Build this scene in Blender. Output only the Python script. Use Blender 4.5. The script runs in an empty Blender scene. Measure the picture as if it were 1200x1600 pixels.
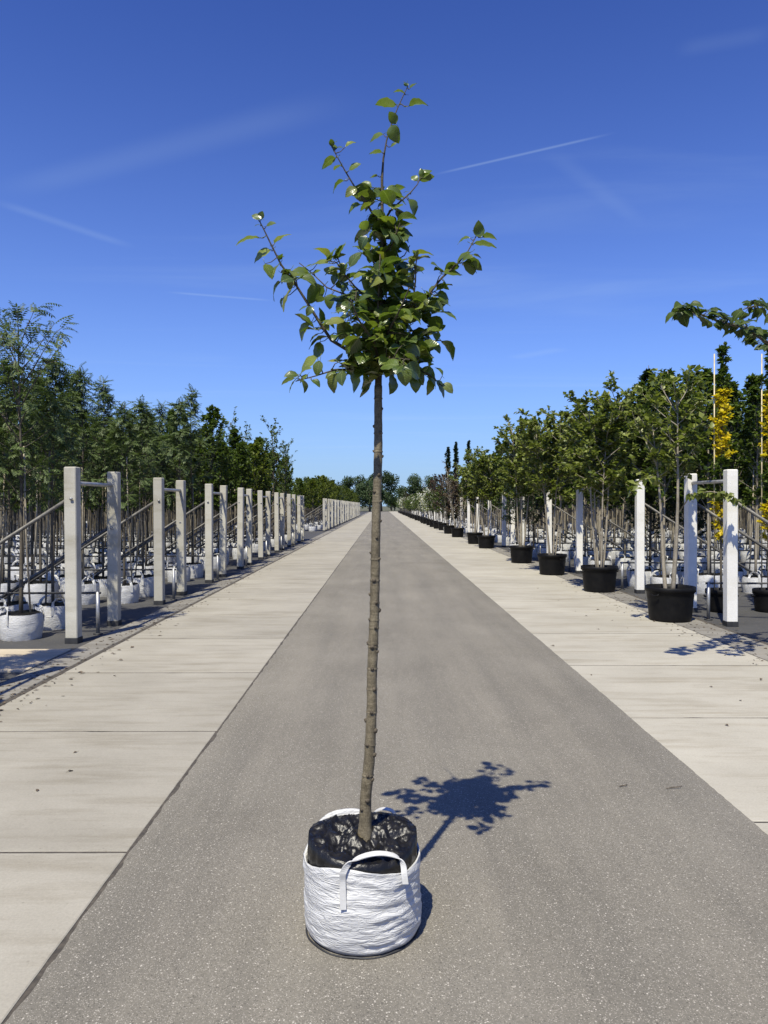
import bpy, math, random
from mathutils import Vector, Matrix, noise
V = Vector
R = math.radians
# ------------------------------------------------------------------ camera, sky, sun, exposure
sc = bpy.context.scene
CAM_H, FPX, VX, VY = 1.70, 1190.0, 597.0, 790.0        # eye height, focal length and vanishing point in photo pixels
col = sc.collection
cam = bpy.data.cameras.new('camera'); cam_o = bpy.data.objects.new('camera', cam); col.objects.link(cam_o)
cam.sensor_fit = 'VERTICAL'; cam.sensor_height = 36.0; cam.sensor_width = 27.0
cam.lens = FPX / 1600 * 36.0
cam.clip_end = 3000
cam_o.location = (0, 0, CAM_H)
cam_o.rotation_euler = (R(90) - math.atan(10 / FPX), 0, -math.atan(3 / FPX))
sc.camera = cam_o

SUN = V((-0.205, -0.555, 1.0)).normalized()            # towards the sun
SUN_EL = math.asin(SUN.z)
SUN_ROT = math.atan2(SUN.x, SUN.y)
world = bpy.data.worlds.new('World'); sc.world = world; world.use_nodes = True
wn, wl = world.node_tree.nodes, world.node_tree.links
wn.clear()
def N(nodes, typ, **kw):
    n = nodes.new(typ)
    for k, v in kw.items():
        if k.startswith('i_'):
            n.inputs[int(k[2:])].default_value = v
        else:
            setattr(n, k, v)
    return n
def build_world():
    out = N(wn, 'ShaderNodeOutputWorld'); bg = N(wn, 'ShaderNodeBackground'); bg.inputs[1].default_value = 0.050
    sky = N(wn, 'ShaderNodeTexSky', sky_type='NISHITA', sun_disc=False)
    sky.sun_elevation = SUN_EL; sky.sun_rotation = SUN_ROT
    sky.altitude = 0; sky.air_density = 1.0; sky.dust_density = 1.1; sky.ozone_density = 3.2
    hs = N(wn, 'ShaderNodeHueSaturation'); hs.inputs['Saturation'].default_value = 1.0; hs.inputs['Value'].default_value = 7.6
    tint = N(wn, 'ShaderNodeMix', data_type='RGBA', blend_type='MULTIPLY'); tint.inputs[0].default_value = 1; tint.inputs[7].default_value = (.127, .167, .26, 1)
    wl.new(sky.outputs[0], tint.inputs[6]); gm = N(wn, 'ShaderNodeGamma'); gm.inputs[1].default_value = 1.5; wl.new(tint.outputs[2], gm.inputs[0]); wl.new(gm.outputs[0], hs.inputs['Color'])
    # thin cirrus on a layer far above: direction projected to a plane
    tc = N(wn, 'ShaderNodeTexCoord'); sep = N(wn, 'ShaderNodeSeparateXYZ'); wl.new(tc.outputs['Generated'], sep.inputs[0])
    mx = N(wn, 'ShaderNodeMath', operation='MAXIMUM', i_1=0.02); wl.new(sep.outputs[2], mx.inputs[0])
    dx = N(wn, 'ShaderNodeMath', operation='DIVIDE'); wl.new(sep.outputs[0], dx.inputs[0]); wl.new(mx.outputs[0], dx.inputs[1])
    dy = N(wn, 'ShaderNodeMath', operation='DIVIDE'); wl.new(sep.outputs[1], dy.inputs[0]); wl.new(mx.outputs[0], dy.inputs[1])
    cb = N(wn, 'ShaderNodeCombineXYZ'); wl.new(dx.outputs[0], cb.inputs[0]); wl.new(dy.outputs[0], cb.inputs[1])
    mp = N(wn, 'ShaderNodeMapping'); mp.inputs['Rotation'].default_value = (0, 0, R(28)); mp.inputs['Scale'].default_value = (0.28, 1.1, 1)
    wl.new(cb.outputs[0], mp.inputs[0])
    ns = N(wn, 'ShaderNodeTexNoise'); ns.inputs['Scale'].default_value = 1.0; ns.inputs['Detail'].default_value = 7; ns.inputs['Roughness'].default_value = .55
    ns.inputs['Distortion'].default_value = .5
    wl.new(mp.outputs[0], ns.inputs['Vector'])
    rp = N(wn, 'ShaderNodeMapRange', interpolation_type='SMOOTHSTEP'); rp.inputs[1].default_value = .50; rp.inputs[2].default_value = .86
    rp.inputs[3].default_value = 0; rp.inputs[4].default_value = .22
    wl.new(ns.outputs[0], rp.inputs[0])
    last = rp.outputs[0]
    # condensation trails: soft lines on the same layer, each given by two photo pixels
    def proj(px, py):
        z = (VY - py) / FPX; x = (px - VX) / FPX
        return V((x / z, 1 / z))
    for (a, b, wid, st) in (((690, 272), (940, 214), .012, .20), ((0, 318), (200, 385), .05, .09), ((20, 300), (520, 165), .10, .06),
                            ((270, 458), (420, 470), .03, .16), ((800, 560), (880, 545), .12, .10), ((860, 240), (1000, 350), .05, .04), ((1060, 80), (1200, 55), .05, .04)):
        A, B = proj(*a), proj(*b); d = (B - A); Ln = d.length; d.normalize(); nrm = V((-d.y, d.x))
        dn = N(wn, 'ShaderNodeVectorMath', operation='DOT_PRODUCT'); dn.inputs[1].default_value = (nrm.x, nrm.y, 0); wl.new(cb.outputs[0], dn.inputs[0])
        s1 = N(wn, 'ShaderNodeMath', operation='SUBTRACT', i_1=nrm.dot(A)); wl.new(dn.outputs['Value'], s1.inputs[0])
        ab = N(wn, 'ShaderNodeMath', operation='ABSOLUTE'); wl.new(s1.outputs[0], ab.inputs[0])
        m1 = N(wn, 'ShaderNodeMapRange', interpolation_type='SMOOTHSTEP'); m1.inputs[1].default_value = 0; m1.inputs[2].default_value = wid; m1.inputs[3].default_value = st; m1.inputs[4].default_value = 0
        wl.new(ab.outputs[0], m1.inputs[0])
        dd = N(wn, 'ShaderNodeVectorMath', operation='DOT_PRODUCT'); dd.inputs[1].default_value = (d.x, d.y, 0); wl.new(cb.outputs[0], dd.inputs[0])
        s2 = N(wn, 'ShaderNodeMath', operation='SUBTRACT', i_1=d.dot((A + B) / 2)); wl.new(dd.outputs['Value'], s2.inputs[0])
        a2 = N(wn, 'ShaderNodeMath', operation='ABSOLUTE'); wl.new(s2.outputs[0], a2.inputs[0])
        m2 = N(wn, 'ShaderNodeMapRange', interpolation_type='SMOOTHSTEP'); m2.inputs[1].default_value = Ln * .3; m2.inputs[2].default_value = Ln * .6; m2.inputs[3].default_value = 1; m2.inputs[4].default_value = 0
        wl.new(a2.outputs[0], m2.inputs[0])
        mu = N(wn, 'ShaderNodeMath', operation='MULTIPLY'); wl.new(m1.outputs[0], mu.inputs[0]); wl.new(m2.outputs[0], mu.inputs[1])
        ad = N(wn, 'ShaderNodeMath', operation='ADD', use_clamp=True); wl.new(last, ad.inputs[0]); wl.new(mu.outputs[0], ad.inputs[1]); last = ad.outputs[0]
    mix = N(wn, 'ShaderNodeMix', data_type='RGBA'); wl.new(last, mix.inputs[0]); wl.new(hs.outputs[0], mix.inputs[6]); mix.inputs[7].default_value = (6.5, 8.6, 11.5, 1)
    # pale air towards the horizon, the same all round
    hz = N(wn, 'ShaderNodeMath', operation='MULTIPLY', i_1=-5.2); wl.new(mx.outputs[0], hz.inputs[0])
    he = N(wn, 'ShaderNodeMath', operation='EXPONENT'); wl.new(hz.outputs[0], he.inputs[0])
    hm = N(wn, 'ShaderNodeMath', operation='MULTIPLY', i_1=.85); wl.new(he.outputs[0], hm.inputs[0])
    mix2 = N(wn, 'ShaderNodeMix', data_type='RGBA'); wl.new(hm.outputs[0], mix2.inputs[0]); wl.new(mix.outputs[2], mix2.inputs[6]); mix2.inputs[7].default_value = (6.0, 8.8, 12.2, 1)
    mix = mix2
    wl.new(mix.outputs[2], bg.inputs[0]); wl.new(bg.outputs[0], out.inputs[0])
build_world()
sun_d = bpy.data.lights.new('sun', 'SUN'); sun_d.energy = 5.0; sun_d.angle = R(.53); sun_d.color = (1, .94, .77)
sun_o = bpy.data.objects.new('sun', sun_d); col.objects.link(sun_o); sun_o.rotation_euler = SUN.to_track_quat('Z', 'Y').to_euler(); sun_o.location = (-5, -12, 25)
vs = sc.view_settings; vs.view_transform = 'Standard'; vs.look = 'None'; vs.exposure = 0.64; vs.gamma = 1; vs.use_curve_mapping = False
sc.render.engine = 'CYCLES'; sc.cycles.max_bounces = 8; sc.cycles.transparent_max_bounces = 8

def P(px, py, d):                                     # a photo pixel seen at distance d
    return V(((px - VX) * d / FPX, d, CAM_H - (py - VY) * d / FPX))

# ------------------------------------------------------------------ materials
def newmat(name):
    m = bpy.data.materials.new(name); m.use_nodes = True
    nt = m.node_tree; b = nt.nodes['Principled BSDF']
    return m, nt.nodes, nt.links, b
def noise_col(nodes, links, vec, scale, c1, c2, lo=.35, hi=.65, detail=5, rough=.6):
    ns = N(nodes, 'ShaderNodeTexNoise'); ns.inputs['Scale'].default_value = scale; ns.inputs['Detail'].default_value = detail; ns.inputs['Roughness'].default_value = rough
    links.new(vec, ns.inputs['Vector'])
    r = N(nodes, 'ShaderNodeValToRGB'); e = r.color_ramp.elements
    e[0].position = lo; e[0].color = (*c1, 1); e[1].position = hi; e[1].color = (*c2, 1)
    links.new(ns.outputs[0], r.inputs[0])
    return r.outputs[0], ns.outputs[0]
def mixc(nodes, links, fac, a, b, mode='MIX'):
    m = N(nodes, 'ShaderNodeMix', data_type='RGBA', blend_type=mode)
    for s, i in ((fac, 0), (a, 6), (b, 7)):
        if hasattr(s, 'node'): links.new(s, m.inputs[i])
        elif isinstance(s, tuple): m.inputs[i].default_value = (*s, 1)
        else: m.inputs[i].default_value = s
    return m.outputs[2]
def bump(nodes, links, b, h, strength, dist):
    bp = N(nodes, 'ShaderNodeBump'); bp.inputs['Strength'].default_value = strength; bp.inputs['Distance'].default_value = dist
    links.new(h, bp.inputs['Height']); links.new(bp.outputs[0], b.inputs['Normal'])
def simple(name, c1, c2, scale=8, rough=.7, bs=.2, bd=.01, metal=0, spec=.5, lo=.35, hi=.65, rnd=0):
    m, n, l, b = newmat(name); tc = N(n, 'ShaderNodeTexCoord')
    c, h = noise_col(n, l, tc.outputs['Object'], scale, c1, c2, lo, hi)
    if rnd:
        oi = N(n, 'ShaderNodeObjectInfo'); mr = N(n, 'ShaderNodeMapRange'); mr.inputs[3].default_value = 1 - rnd; mr.inputs[4].default_value = 1 + rnd
        l.new(oi.outputs['Random'], mr.inputs[0]); hv = N(n, 'ShaderNodeHueSaturation'); l.new(mr.outputs[0], hv.inputs['Value']); l.new(c, hv.inputs['Color']); c = hv.outputs[0]
    l.new(c, b.inputs['Base Color']); b.inputs['Roughness'].default_value = rough; b.inputs['Metallic'].default_value = metal
    b.inputs['Specular IOR Level'].default_value = spec
    if bs: bump(n, l, b, h, bs, bd)
    return m
def asphalt_mat():
    m, n, l, b = newmat('old_asphalt'); tc = N(n, 'ShaderNodeTexCoord'); o = tc.outputs['Object']
    base, _ = noise_col(n, l, o, .55, (.146, .134, .110), (.196, .181, .150), .3, .7, 6)
    mp = N(n, 'ShaderNodeMapping'); mp.inputs['Scale'].default_value = (2.6, .22, 1); l.new(o, mp.inputs[0])
    wear, _ = noise_col(n, l, mp.outputs[0], 1.0, (.80, .80, .80), (1.14, 1.13, 1.11), .3, .7, 6)
    base = mixc(n, l, 1.0, base, wear, 'MULTIPLY')
    fine, fh = noise_col(n, l, o, 120, (.72, .72, .72), (1.25, 1.25, 1.25), .3, .7, 4, .7)
    base = mixc(n, l, .85, base, fine, 'MULTIPLY')
    hgt = None
    for sc_, lo, hi, colr, amt in ((210, .74, .80, (.40, .368, .31), .75), (125, .945, .955, (.54, .50, .43), .7), (130, .88, .90, (.06, .055, .045), .65)):
        v = N(n, 'ShaderNodeTexVoronoi'); v.inputs['Scale'].default_value = sc_; l.new(o, v.inputs['Vector'])
        sp = N(n, 'ShaderNodeSeparateColor'); l.new(v.outputs['Color'], sp.inputs[0])
        a = N(n, 'ShaderNodeMapRange'); a.inputs[1].default_value = lo; a.inputs[2].default_value = hi; a.inputs[3].default_value = 0; a.inputs[4].default_value = amt; l.new(sp.outputs[0], a.inputs[0])
        e = N(n, 'ShaderNodeMapRange'); e.inputs[1].default_value = .30; e.inputs[2].default_value = .52; e.inputs[3].default_value = 1; e.inputs[4].default_value = 0; l.new(v.outputs['Distance'], e.inputs[0])
        f = N(n, 'ShaderNodeMath', operation='MULTIPLY'); l.new(a.outputs[0], f.inputs[0]); l.new(e.outputs[0], f.inputs[1])
        base = mixc(n, l, f.outputs[0], base, colr)
        if hgt is None: hgt = v.outputs['Distance']
    l.new(base, b.inputs['Base Color']); b.inputs['Roughness'].default_value = .88; b.inputs['Specular IOR Level'].default_value = .3
    ad = N(n, 'ShaderNodeMath', operation='SUBTRACT'); l.new(fh, ad.inputs[0]); l.new(hgt, ad.inputs[1])
    bump(n, l, b, ad.outputs[0], .45, .004)
    return m
def concrete_mat(name, c1, c2, rnd=.05, stain=(.62, .58, .50), pore=True):
    m, n, l, b = newmat(name); tc = N(n, 'ShaderNodeTexCoord'); o = tc.outputs['Object']
    oi = N(n, 'ShaderNodeObjectInfo')
    av = N(n, 'ShaderNodeVectorMath', operation='MULTIPLY_ADD'); l.new(oi.outputs['Random'], av.inputs[0]); av.inputs[1].default_value = (37, 53, 11); l.new(o, av.inputs[2]); o2 = av.outputs[0]
    base, _ = noise_col(n, l, o2, 1.1, c1, c2, .3, .7, 6)
    mp = N(n, 'ShaderNodeMapping'); mp.inputs['Scale'].default_value = (.7, 5.0, 3); l.new(o2, mp.inputs[0])
    st, _ = noise_col(n, l, mp.outputs[0], 1.2, stain, (1, 1, 1), .30, .52, 7, .68)
    base = mixc(n, l, .6, base, st, 'MULTIPLY')
    fine, fh = noise_col(n, l, o2, 90, (.88, .88, .88), (1.08, 1.08, 1.08), .3, .7, 5, .7)
    base = mixc(n, l, 1.0, base, fine, 'MULTIPLY')
    if pore:
        v = N(n, 'ShaderNodeTexVoronoi'); v.inputs['Scale'].default_value = 42; l.new(o2, v.inputs['Vector'])
        sp = N(n, 'ShaderNodeSeparateColor'); l.new(v.outputs['Color'], sp.inputs[0])
        a = N(n, 'ShaderNodeMapRange'); a.inputs[1].default_value = .95; a.inputs[2].default_value = .96; a.inputs[4].default_value = .5; l.new(sp.outputs[0], a.inputs[0])
        e = N(n, 'ShaderNodeMapRange'); e.inputs[1].default_value = .1; e.inputs[2].default_value = .28; e.inputs[3].default_value = 1; e.inputs[4].default_value = 0; l.new(v.outputs['Distance'], e.inputs[0])
        f = N(n, 'ShaderNodeMath', operation='MULTIPLY'); l.new(a.outputs[0], f.inputs[0]); l.new(e.outputs[0], f.inputs[1])
        base = mixc(n, l, f.outputs[0], base, (.16, .14, .11))
    mr = N(n, 'ShaderNodeMapRange'); mr.inputs[3].default_value = 1 - rnd; mr.inputs[4].default_value = 1 + rnd; l.new(oi.outputs['Random'], mr.inputs[0])
    hv = N(n, 'ShaderNodeHueSaturation'); l.new(mr.outputs[0], hv.inputs['Value']); l.new(base, hv.inputs['Color'])
    l.new(hv.outputs[0], b.inputs['Base Color']); b.inputs['Roughness'].default_value = .85; b.inputs['Specular IOR Level'].default_value = .3
    bump(n, l, b, fh, .25, .003)
    return m
def leaf_mat(name, stops, transl=.3, rough=.5, per='island', spec=.22, tcol=None):
    m, n, l, b = newmat(name)
    if per == 'island': rnd = N(n, 'ShaderNodeNewGeometry').outputs['Random Per Island']
    else: rnd = N(n, 'ShaderNodeObjectInfo').outputs['Random']
    r = N(n, 'ShaderNodeValToRGB'); e = r.color_ramp.elements
    e[0].color = (*stops[0], 1); e[1].color = (*stops[-1], 1)
    for i, c in enumerate(stops[1:-1]):
        x = e.new((i + 1) / (len(stops) - 1)); x.color = (*c, 1)
    l.new(rnd, r.inputs[0]); c = r.outputs[0]
    tc = N(n, 'ShaderNodeTexCoord')
    mot, h = noise_col(n, l, tc.outputs['Object'], 9 if per == 'island' else 3.0, (.75, .75, .75), (1.2, 1.2, 1.2), .3, .7, 3)
    c = mixc(n, l, .8, c, mot, 'MULTIPLY')
    if per != 'island':                                # pale midrib and side veins of the big leaves (unit leaf space)
        sep = N(n, 'ShaderNodeSeparateXYZ'); l.new(tc.outputs['Object'], sep.inputs[0])
        ab = N(n, 'ShaderNodeMath', operation='ABSOLUTE'); l.new(sep.outputs[0], ab.inputs[0])
        mr = N(n, 'ShaderNodeMapRange'); mr.inputs[1].default_value = .008; mr.inputs[2].default_value = .03; mr.inputs[3].default_value = .6; mr.inputs[4].default_value = 0; l.new(ab.outputs[0], mr.inputs[0])
        c = mixc(n, l, mr.outputs[0], c, (.22, .27, .09))
        sb = N(n, 'ShaderNodeMath', operation='MULTIPLY_ADD', i_1=-.75); l.new(ab.outputs[0], sb.inputs[0]); l.new(sep.outputs[1], sb.inputs[2])
        sn = N(n, 'ShaderNodeMath', operation='MULTIPLY', i_1=52.0); l.new(sb.outputs[0], sn.inputs[0])
        si = N(n, 'ShaderNodeMath', operation='SINE'); l.new(sn.outputs[0], si.inputs[0])
        m2 = N(n, 'ShaderNodeMapRange'); m2.inputs[1].default_value = .75; m2.inputs[2].default_value = 1; m2.inputs[3].default_value = 0; m2.inputs[4].default_value = .10; l.new(si.outputs[0], m2.inputs[0])
        c = mixc(n, l, m2.outputs[0], c, (.16, .2, .06))
        bump(n, l, b, si.outputs[0], .12, .01)
    l.new(c, b.inputs['Base Color']); b.inputs['Roughness'].default_value = rough; b.inputs['Specular IOR Level'].default_value = spec
    t = N(n, 'ShaderNodeBsdfTranslucent')
    tm = mixc(n, l, 1.0, c, (1.5, 1.7, .7), 'MULTIPLY'); l.new(tm, t.inputs[0])
    ms = N(n, 'ShaderNodeMixShader'); ms.inputs[0].default_value = transl; l.new(b.outputs[0], ms.inputs[1]); l.new(t.outputs[0], ms.inputs[2])
    l.new(ms.outputs[0], n['Material Output'].inputs[0])
    return m
def bag_mat():
    m, n, l, b = newmat('white_woven_plastic'); tc = N(n, 'ShaderNodeTexCoord'); o = tc.outputs['Object']
    c, h = noise_col(n, l, o, 7, (.50, .50, .49), (.60, .595, .57), .3, .7, 5)
    dirt, _ = noise_col(n, l, o, 16, (.50, .47, .42), (1, 1, 1), .27, .36, 6, .7)
    c = mixc(n, l, .6, c, dirt, 'MULTIPLY')
    sep = N(n, 'ShaderNodeSeparateXYZ'); l.new(o, sep.inputs[0])
    nz = N(n, 'ShaderNodeTexNoise'); nz.inputs['Scale'].default_value = 14; nz.inputs['Detail'].default_value = 5; l.new(o, nz.inputs['Vector'])
    ml = N(n, 'ShaderNodeMath', operation='MULTIPLY_ADD', i_1=.12); l.new(nz.outputs[0], ml.inputs[0]); l.new(sep.outputs[2], ml.inputs[2])
    mr = N(n, 'ShaderNodeMapRange'); mr.inputs[1].default_value = .055; mr.inputs[2].default_value = .09; mr.inputs[3].default_value = .55; mr.inputs[4].default_value = 0; l.new(ml.outputs[0], mr.inputs[0])
    c = mixc(n, l, mr.outputs[0], c, (.30, .27, .23))
    l.new(c, b.inputs['Base Color']); b.inputs['Roughness'].default_value = .45; b.inputs['Specular IOR Level'].default_value = .4
    mp = N(n, 'ShaderNodeMapping'); mp.inputs['Scale'].default_value = (8, 8, 42); l.new(o, mp.inputs[0])
    w = N(n, 'ShaderNodeTexNoise'); w.inputs['Scale'].default_value = 1.4; w.inputs['Detail'].default_value = 4; w.inputs['Distortion'].default_value = .8; l.new(mp.outputs[0], w.inputs['Vector'])
    q1 = N(n, 'ShaderNodeMath', operation='MULTIPLY_ADD', i_1=2.0, i_2=-1.0); l.new(w.outputs[0], q1.inputs[0])
    q2 = N(n, 'ShaderNodeMath', operation='ABSOLUTE'); l.new(q1.outputs[0], q2.inputs[0])
    q3 = N(n, 'ShaderNodeMath', operation='POWER', i_1=.6); l.new(q2.outputs[0], q3.inputs[0])
    bump(n, l, b, q3.outputs[0], .65, .009)
    return m
def bark_mat(name, c1, c2, sz=(25, 25, 7)):
    m, n, l, b = newmat(name); tc = N(n, 'ShaderNodeTexCoord'); o = tc.outputs['Object']
    mp = N(n, 'ShaderNodeMapping'); mp.inputs['Scale'].default_value = sz; l.new(o, mp.inputs[0])
    c, h = noise_col(n, l, mp.outputs[0], 1.0, c1, c2, .3, .7, 6, .65)
    sp_, sh = noise_col(n, l, o, 210, (.62, .60, .56), (1.2, 1.2, 1.2), .36, .60, 3, .6)
    c = mixc(n, l, .8, c, sp_, 'MULTIPLY')
    mp2 = N(n, 'ShaderNodeMapping'); mp2.inputs['Scale'].default_value = (14, 14, 150); l.new(o, mp2.inputs[0])
    rg_, _ = noise_col(n, l, mp2.outputs[0], 1.0, (.70, .68, .62), (1.1, 1.1, 1.1), .34, .50, 3, .6)
    c = mixc(n, l, .7, c, rg_, 'MULTIPLY')
    l.new(c, b.inputs['Base Color']); b.inputs['Roughness'].default_value = .7; b.inputs['Specular IOR Level'].default_value = .3
    bump(n, l, b, h, .6, .006)
    return m
def cloth_mat():
    m, n, l, b = newmat('ground_cloth'); tc = N(n, 'ShaderNodeTexCoord'); o = tc.outputs['Object']
    c, h = noise_col(n, l, o, 1.3, (.034, .034, .035), (.066, .064, .060), .3, .7, 7, .7)
    lit, _ = noise_col(n, l, o, 26, (0, 0, 0), (1, 1, 1), .60, .68, 5, .7)
    c = mixc(n, l, lit, c, (.13, .11, .085))
    l.new(c, b.inputs['Base Color']); b.inputs['Roughness'].default_value = .8
    bump(n, l, b, h, .4, .01)
    return m
M = {}
M['asphalt'] = asphalt_mat()
M['slab'] = concrete_mat('pale_concrete', (.272, .252, .205), (.345, .322, .266), stain=(.58, .54, .46))
M['slab_right'] = concrete_mat('pale_concrete_clean', (.325, .303, .248), (.392, .367, .304), stain=(.60, .55, .46))
M['kerb'] = concrete_mat('kerb_concrete', (.17, .16, .138), (.245, .23, .20), stain=(.5, .45, .38))
M['bed'] = simple('joint_sand', (.035, .03, .024), (.085, .072, .055), 30, .95)
M['ground'] = simple('field_earth', (.06, .065, .03), (.10, .095, .05), 1.5, .95)
M['cloth'] = cloth_mat()
M['post_grey'] = concrete_mat('weathered_post_concrete', (.40, .38, .32), (.50, .48, .41), .08, stain=(.55, .52, .42))
M['post_white'] = concrete_mat('white_post_concrete', (.70, .68, .62), (.78, .76, .70), .04, stain=(.8, .78, .72))
M['rubber'] = simple('black_rubber', (.012, .012, .013), (.03, .03, .03), 15, .6)
M['steel'] = simple('galvanised_steel', (.33, .33, .33), (.48, .48, .47), 20, .45, .1, .003, .7)
M['dark_steel'] = simple('weathered_steel', (.075, .07, .062), (.16, .15, .13), 20, .6, .2, .004, .3)
M['pipe'] = simple('dark_hose', (.02, .02, .022), (.045, .045, .045), 10, .5)
M['pot'] = simple('black_pot_plastic', (.004, .004, .0045), (.009, .0085, .008), 9, .5, .15, .004, 0, .14)
M['soil'] = simple('potting_soil', (.018, .012, .008), (.05, .036, .024), 22, .95, .9, .02)
M['bag'] = bag_mat()
M['strap'] = simple('white_strap', (.48, .475, .45), (.58, .575, .55), 30, .5, .3, .002)
M['liner'] = simple('black_film', (.005, .005, .005), (.013, .012, .011), 22, .36, .5, .012, 0, .35)
M['apple_bark'] = bark_mat('apple_bark', (.085, .070, .044), (.195, .165, .108), (38, 38, 20))
M['knot_bark'] = bark_mat('knot_bark', (.045, .036, .024), (.12, .098, .066), (60, 60, 60))
M['apple_twig'] = bark_mat('apple_twig_bark', (.045, .036, .022), (.085, .07, .045), (60, 60, 30))
M['bark_dark'] = bark_mat('dark_bark', (.06, .052, .038), (.14, .12, .09))
M['bark_pale'] = bark_mat('pale_bark', (.20, .175, .13), (.36, .32, .25))
M['cane_grey'] = simple('grey_cane', (.20, .17, .12), (.38, .33, .24), 9, .6)
M['cane'] = simple('bamboo_cane', (.42, .35, .20), (.58, .50, .32), 14, .5)
M['apple_leaf'] = leaf_mat('apple_leaf', [(.085, .125, .022), (.145, .190, .030), (.045, .078, .016), (.19, .225, .038), (.070, .105, .024), (.23, .24, .05), (.055, .088, .02), (.125, .165, .03)], .30, .28, 'object', .65)
M['pale_bud'] = leaf_mat('pale_young_leaf', [(.15, .20, .08), (.22, .26, .13)], .3, .6, 'object', .3)
M['rowan_leaf'] = leaf_mat('feathery_leaf', [(.062, .092, .030), (.10, .138, .045), (.045, .070, .022), (.155, .19, .08)], .25, .5)
M['oval_leaf'] = leaf_mat('green_leaf', [(.058, .092, .018), (.098, .138, .028), (.040, .068, .014), (.145, .18, .045)], .28, .5)
M['maple_leaf'] = leaf_mat('yellow_green_leaf', [(.10, .13, .022), (.14, .17, .028), (.075, .11, .02), (.19, .20, .035)], .3, .45)
M['copper_leaf'] = leaf_mat('copper_leaf', [(.05, .028, .022), (.08, .042, .03), (.035, .022, .018), (.07, .055, .03)], .25, .4)
M['dusty_copper_leaf'] = leaf_mat('dusty_copper_leaf', [(.12, .075, .05), (.09, .06, .04), (.15, .11, .065), (.10, .09, .05)], .25, .5)
M['olive_leaf'] = leaf_mat('olive_green_leaf', [(.14, .168, .036), (.21, .235, .055), (.085, .115, .026), (.28, .30, .10)], .28, .38)
M['fir_leaf'] = leaf_mat('dark_evergreen_leaf', [(.016, .034, .016), (.028, .050, .022), (.020, .040, .016), (.04, .064, .028)], .1, .38)
M['gold_leaf'] = leaf_mat('golden_leaf', [(.62, .46, .02), (.74, .56, .03), (.5, .42, .03), (.66, .54, .06)], .35, .5)
M['white_flower'] = leaf_mat('white_blossom', [(.62, .60, .52), (.72, .70, .63), (.10, .14, .04), (.66, .64, .56)], .2, .6)
M['wood_leaf'] = leaf_mat('far_wood_leaf', [(.03, .055, .018), (.045, .072, .022), (.024, .046, .016), (.06, .085, .028)], .2, .5)
M['broad_leaf'] = leaf_mat('broad_heart_leaf', [(.04, .066, .018), (.065, .095, .022), (.033, .056, .016), (.09, .115, .03)], .28, .38, 'object')
M['dry_leaf'] = simple('dry_leaf', (.055, .04, .025), (.12, .085, .05), 30, .8)

ALBEDO = .84                                           # overall calibration of the base colours to the exposure
for m_ in M.values():
    nt_ = m_.node_tree
    for nd in list(nt_.nodes):
        for key in ('Base Color', 'Color'):
            if nd.type in ('BSDF_PRINCIPLED', 'BSDF_TRANSLUCENT') and key in nd.inputs and nd.inputs[key].is_linked:
                src = nd.inputs[key].links[0].from_socket; mu_ = N(nt_.nodes, 'ShaderNodeMix', data_type='RGBA', blend_type='MULTIPLY')
                mu_.inputs[0].default_value = 1; mu_.inputs[7].default_value = (ALBEDO, ALBEDO, ALBEDO, 1)
                nt_.links.new(src, mu_.inputs[6]); nt_.links.new(mu_.outputs[2], nd.inputs[key])

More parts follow.
